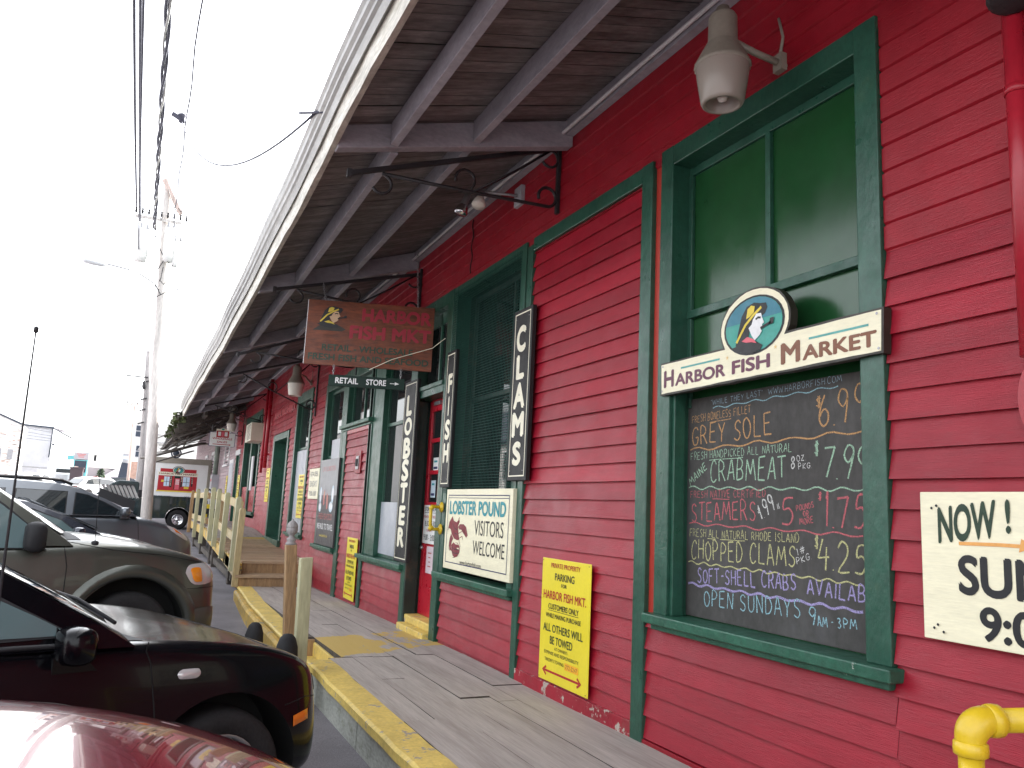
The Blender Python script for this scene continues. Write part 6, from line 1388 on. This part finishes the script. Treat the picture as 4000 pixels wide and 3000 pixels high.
q = MB('sign_white'); q.box(-7.95, -7.35, 52, 52.6, gz(52)+.2, gz(52)+1.3); q.mat('ink_softred'); q.box(-7.9, -7.66, 51.99, 52, gz(52)+.25, gz(52)+.7); q.box(-7.62, -7.4, 51.99, 52, gz(52)+.25, gz(52)+.7); q.mat('ink_grey'); q.box(-7.9, -7.66, 51.99, 52, gz(52)+.8, gz(52)+1.15); q.box(-7.62, -7.4, 51.99, 52, gz(52)+.8, gz(52)+1.15)
o = q.build('newspaper_box', loc=(-7.6, 52.3, gz(52))); o.location = (-9.35, 72, 1.35); o.scale = (1.25,)*3
tag(o, 'pair of white and red newspaper boxes left of the white truck', 'newspaper box')
q = MB('dumpster'); q.mats = ['cab_blue']; q.prism([(-3.95, 58, gz(58)+.2), (-3.4, 58, gz(58)+.2), (-3.34, 58, gz(58)+1.7), (-3.75, 58, gz(58)+1.75)], (0, 1.5, 0)); q.mat('ink_sky'); q.box(-3.7, -3.42, 57.98, 58, gz(58)+1.95, gz(58)+2.15); q.mat('ink_grey'); q.box(-3.72, -3.4, 58, 59, gz(58)+1.7, gz(58)+2.3); q.mat('teal_paint'); q.box(-3.95, -3.35, 57.6, 58, gz(58), gz(58)+.45)
o = q.build('loader', loc=(-3.6, 58.5, gz(58))); o.location = (-4.3, 100, 1.8); o.scale = (1.75,)*3
tag(o, 'dark machine with a raised box at the corner of the white clapboard building', 'machine')
q = MB('steel_grey'); q.tube([(-5.0, 60, 1.3), (-5.05, 60, 3.6)], .05, 8); q.tube([(-6.2, 60, 3.75), (-5.05, 60, 3.6)], .03, 6); q.mat('black_plastic'); q.box(-5.5, -5.35, 59.9, 60.1, 3.2, 3.6)
o = q.build('traffic_signal', loc=(-5, 60, 1.3)); o.location = (-6.6, 100, 1.8); o.scale = (1.6,)*3
tag(o, 'traffic signal hanging from a thin far mast arm', 'traffic signal')

# far buildings
t = thing('metal_shed', 'pale corrugated metal shed with a dark roof edge far at the left', 'building', (-15, 120, gz(120))); z0 = gz(120)
q = MB('metal_siding'); rows = []
n = 84
for k in range(n+1):
    x = -16.78+3.33*k/n; dy = .06*(k % 2); rows.append([(x, 120+dy, z0), (x, 120+dy, 9.53-.13*k/n)])
q.grid(rows, False); q.face([(-13.45, 120, z0), (-13.45, 160, z0), (-13.45, 160, 9.6), (-13.45, 120, 9.4)]); q.face([(-16.78, 120, z0), (-16.78, 120, 9.53), (-16.9, 160, 9.6), (-16.9, 160, z0)])
q.mat('ink_grey'); q.box(-16.6, -13.6, 119.9, 119.98, 4.2, 4.26); q.build('wall', t, fixn=False)
q = MB('cab_blue'); q.beam((-16.9, 119.8, 9.58), (-13.4, 119.8, 9.46), .18, .2); q.beam((-13.5, 119.9, 9.4), (-11.2, 120.6, 8.3), .12, .12); q.beam((-13.52, 119.85, 9.4), (-13.55, 119.85, 5.6), .15, .15); q.box(-13.4, -13.1, 119.7, 119.9, 7.2, 7.45); q.build('roof_edge', t)
q = MB('metal_siding'); q.prism([(-16.9, 119.82, 9.6), (-13.4, 119.82, 9.5), (-13.4, 160, 11.5), (-16.9, 160, 11.5)], (0, 0, .12)); q.build('roof', t)
t = thing('street_building', 'pale old building with a sloping dark roof edge at the far left corner', 'building', (-20, 112, gz(112))); z0 = gz(112)
q = MB('far_siding'); q.prism([(-45, 112, z0), (-16.0, 112, z0), (-16.0, 112, 8.95), (-19, 112, 10.2), (-45, 112, 17)], (0, 4, 0))
q.mat('far_brick')
for k in range(150):
    x = random.uniform(-21, -16.2); zz = random.uniform(z0+.4, 8.9); q.box(x, x+random.uniform(.15, .6), 111.975, 111.99, zz, zz+.06)
q.build('wall', t, fixn=False)
q = MB('cab_blue'); q.beam((-19.3, 111.9, 10.42), (-15.9, 111.9, 9.02), .2, .2); q.beam((-45, 111.9, 17.2), (-19.3, 111.9, 10.42), .2, .2); q.build('roof_edge', t)
for x in (-18.4, -17.2): q = MB('ink_grey'); q.box(x, x+.55, 111.93, 111.97, 4.8, 6.0); q.build('window', t)
q = MB('cable')
for k, zz in enumerate((8.6, 8.2, 7.9, 7.6)): q.tube(cat_((-22, 105, zz+1.2-.2*k), (-12.2, 108, zz-.5), .25, 12), .02, 5)
tag(q.build('street_wire', loc=(-17, 106, 8)), 'thin wires crossing in front of the metal shed', 'cable')
t = thing('clapboard_building', 'tall white clapboard building on a brick ground floor at the far end of the street', 'building', (-1, 112, gz(112))); z0 = gz(112)
q = MB('far_siding'); q.prism([(-4.75, 112, 5.45), (16, 112, 5.45), (16, 112, 13), (8.0, 112, 14.6), (1.65, 112, 12.32), (-1.15, 112, 11.22), (-4.87, 112, 10.06)], (0, 16, 0))
for k in range(34): q.box(-4.7, 8, 111.97, 111.995, 5.6+k*.145, 5.62+k*.145)
q.build('wall', t, fixn=False)
q = MB('far_brick'); q.box(-4.55, 16, 111.9, 128, z0-.3, 5.45); q.build('brick_base', t)
q = MB('white_trim'); q.beam((-5.0, 111.8, 10.15), (-1.15, 111.8, 11.35), .3, .28); q.beam((-1.2, 111.8, 11.3), (8.05, 111.8, 14.8), .3, .28); q.box(-4.9, -4.65, 111.8, 112, 5.3, 10.1); q.build('cornice', t)
for x, z in ((-3.62, 8.65), (-3.36, 6.1), (-1.3, 8.85), (.4, 8.85), (-1.2, 6.3)):
    q = MB('white_trim'); q.box(x-.1, x+1.0, 111.88, 111.96, z-.1, z+1.5); wq = q.build('window', t); q = MB('cab_blue'); q.box(x, x+.9, 111.82, 111.88, z, z+.66); q.box(x, x+.9, 111.82, 111.88, z+.76, z+1.4); q.build('pane', wq)
t = thing('porch_house', 'white clapboard house with a railed roof deck behind the mossy canopy', 'building', (1, 52, gz(52))); z0 = gz(52)
q = MB('far_siding'); q.box(-1.9, 8, 52, 58, z0-.2, 5.6)
for k in range(34): q.box(-1.9, 4, 51.985, 51.998, 1.4+k*.12, 1.415+k*.12)
q.build('wall', t)
q = MB('steel_grey')
for a, b2 in (((-2.5, 51.8, 5.0), (-1.2, 51.8, 5.05)), ((-2.5, 51.8, 4.5), (-1.2, 51.8, 4.55)), ((-2.5, 51.8, 3.0), (-2.5, 51.8, 5.0)), ((-1.95, 51.8, 3.0), (-1.95, 51.8, 5.0)), ((-2.9, 51.8, 4.0), (-2.2, 51.8, 5.3)), ((-2.8, 51.8, 1.0), (-2.8, 51.8, 4.2))): q.tube([a, b2], .04, 6)
q.build('railing', t)
q = MB('cab_blue'); q.lathe((-1.45, 34.2, 3.12), [(0, -.03), (.2, -.03), (.2, .03), (0, .03)], 20, (0, 1, 0)); q.mat('ink_white'); q.lathe((-1.45, 34.2, 3.12), [(.12, -.034), (.15, -.034)], 20, (0, 1, 0)); q.mat('iron'); q.tube([(-1.45, 34.2, 3.3), (-1.45, 34.2, 3.6)], .02, 5)
tag(q.build('round_sign', loc=(-1.45, 34.2, 3.1), fixn=False), 'round dark blue sign hanging above the white truck box', 'sign')
q = MB('hill_green'); q.grid([[(x, 700+60*math.sin(i), 0) for i, x in enumerate(range(-420, 421, 40))], [(x, 720, 14+7*math.sin(i*.9)+4*math.sin(i*2.1)) for i, x in enumerate(range(-420, 421, 40))], [(x, 900, 0) for x in range(-420, 421, 40)]], True)
tag(q.build('hills'), 'low wooded hills on the horizon', None, None, 'structure')
t = thing('pine_tree', 'dark green tree far off against the hill', 'tree', (-5.6, 76, gz(76)))
q = MB('old_pole_wood'); q.tube([(-5.6, 76, gz(76)-.2), (-5.6, 76, gz(76)+1.8)], [.12, .03], 8); q.build('trunk', t)
q = MB('bush_green')
for k in range(700):
    h = random.random(); a = random.uniform(0, 6.28); r = random.random()**.5*(.75-.6*h); cpt = Vector((-5.6+r*math.cos(a), 76+r*math.sin(a), gz(76)+.3+1.7*h))
    d = [Vector((random.uniform(-1, 1), random.uniform(-1, 1), random.uniform(-1, 1)))*.13 for _ in range(3)]; q.face([cpt+x for x in d])
q.build('crown', t, fixn=False)

t = thing('wharf_house', 'white clapboard house across the wharf, seen mirrored in the shop windows', 'building', (-19, 44, gz(44)))
q = MB('far_siding'); q.prism([(-17, 30, -.3), (-25, 30, -.3), (-25, 30, 5.6), (-21, 30, 8.4), (-17, 30, 5.6)], (0, 30, 0))
for k in range(38): q.box(-17, -16.985, 30, 60, .3+k*.14, .32+k*.14)
q.build('wall', t, fixn=False)
for k in range(9):
    for z in (.9, 3.4):
        q = MB('white_trim'); q.box(-16.99, -16.93, 31.2+k*3, 32.4+k*3, z-.1, z+1.7); wq = q.build('window', t); q = MB('car_glass'); q.box(-16.93, -16.91, 31.32+k*3, 32.28+k*3, z, z+1.6); q.build('pane', wq)
q = MB('cab_blue'); q.prism([(-16.8, 29.8, 5.5), (-21, 29.8, 8.55), (-21, 29.8, 8.75), (-16.7, 29.8, 5.65)], (0, 30.4, 0)); q.prism([(-25.2, 29.8, 5.5), (-21, 29.8, 8.55), (-21, 29.8, 8.75), (-25.3, 29.8, 5.65)], (0, 30.4, 0)); q.build('roof', t)
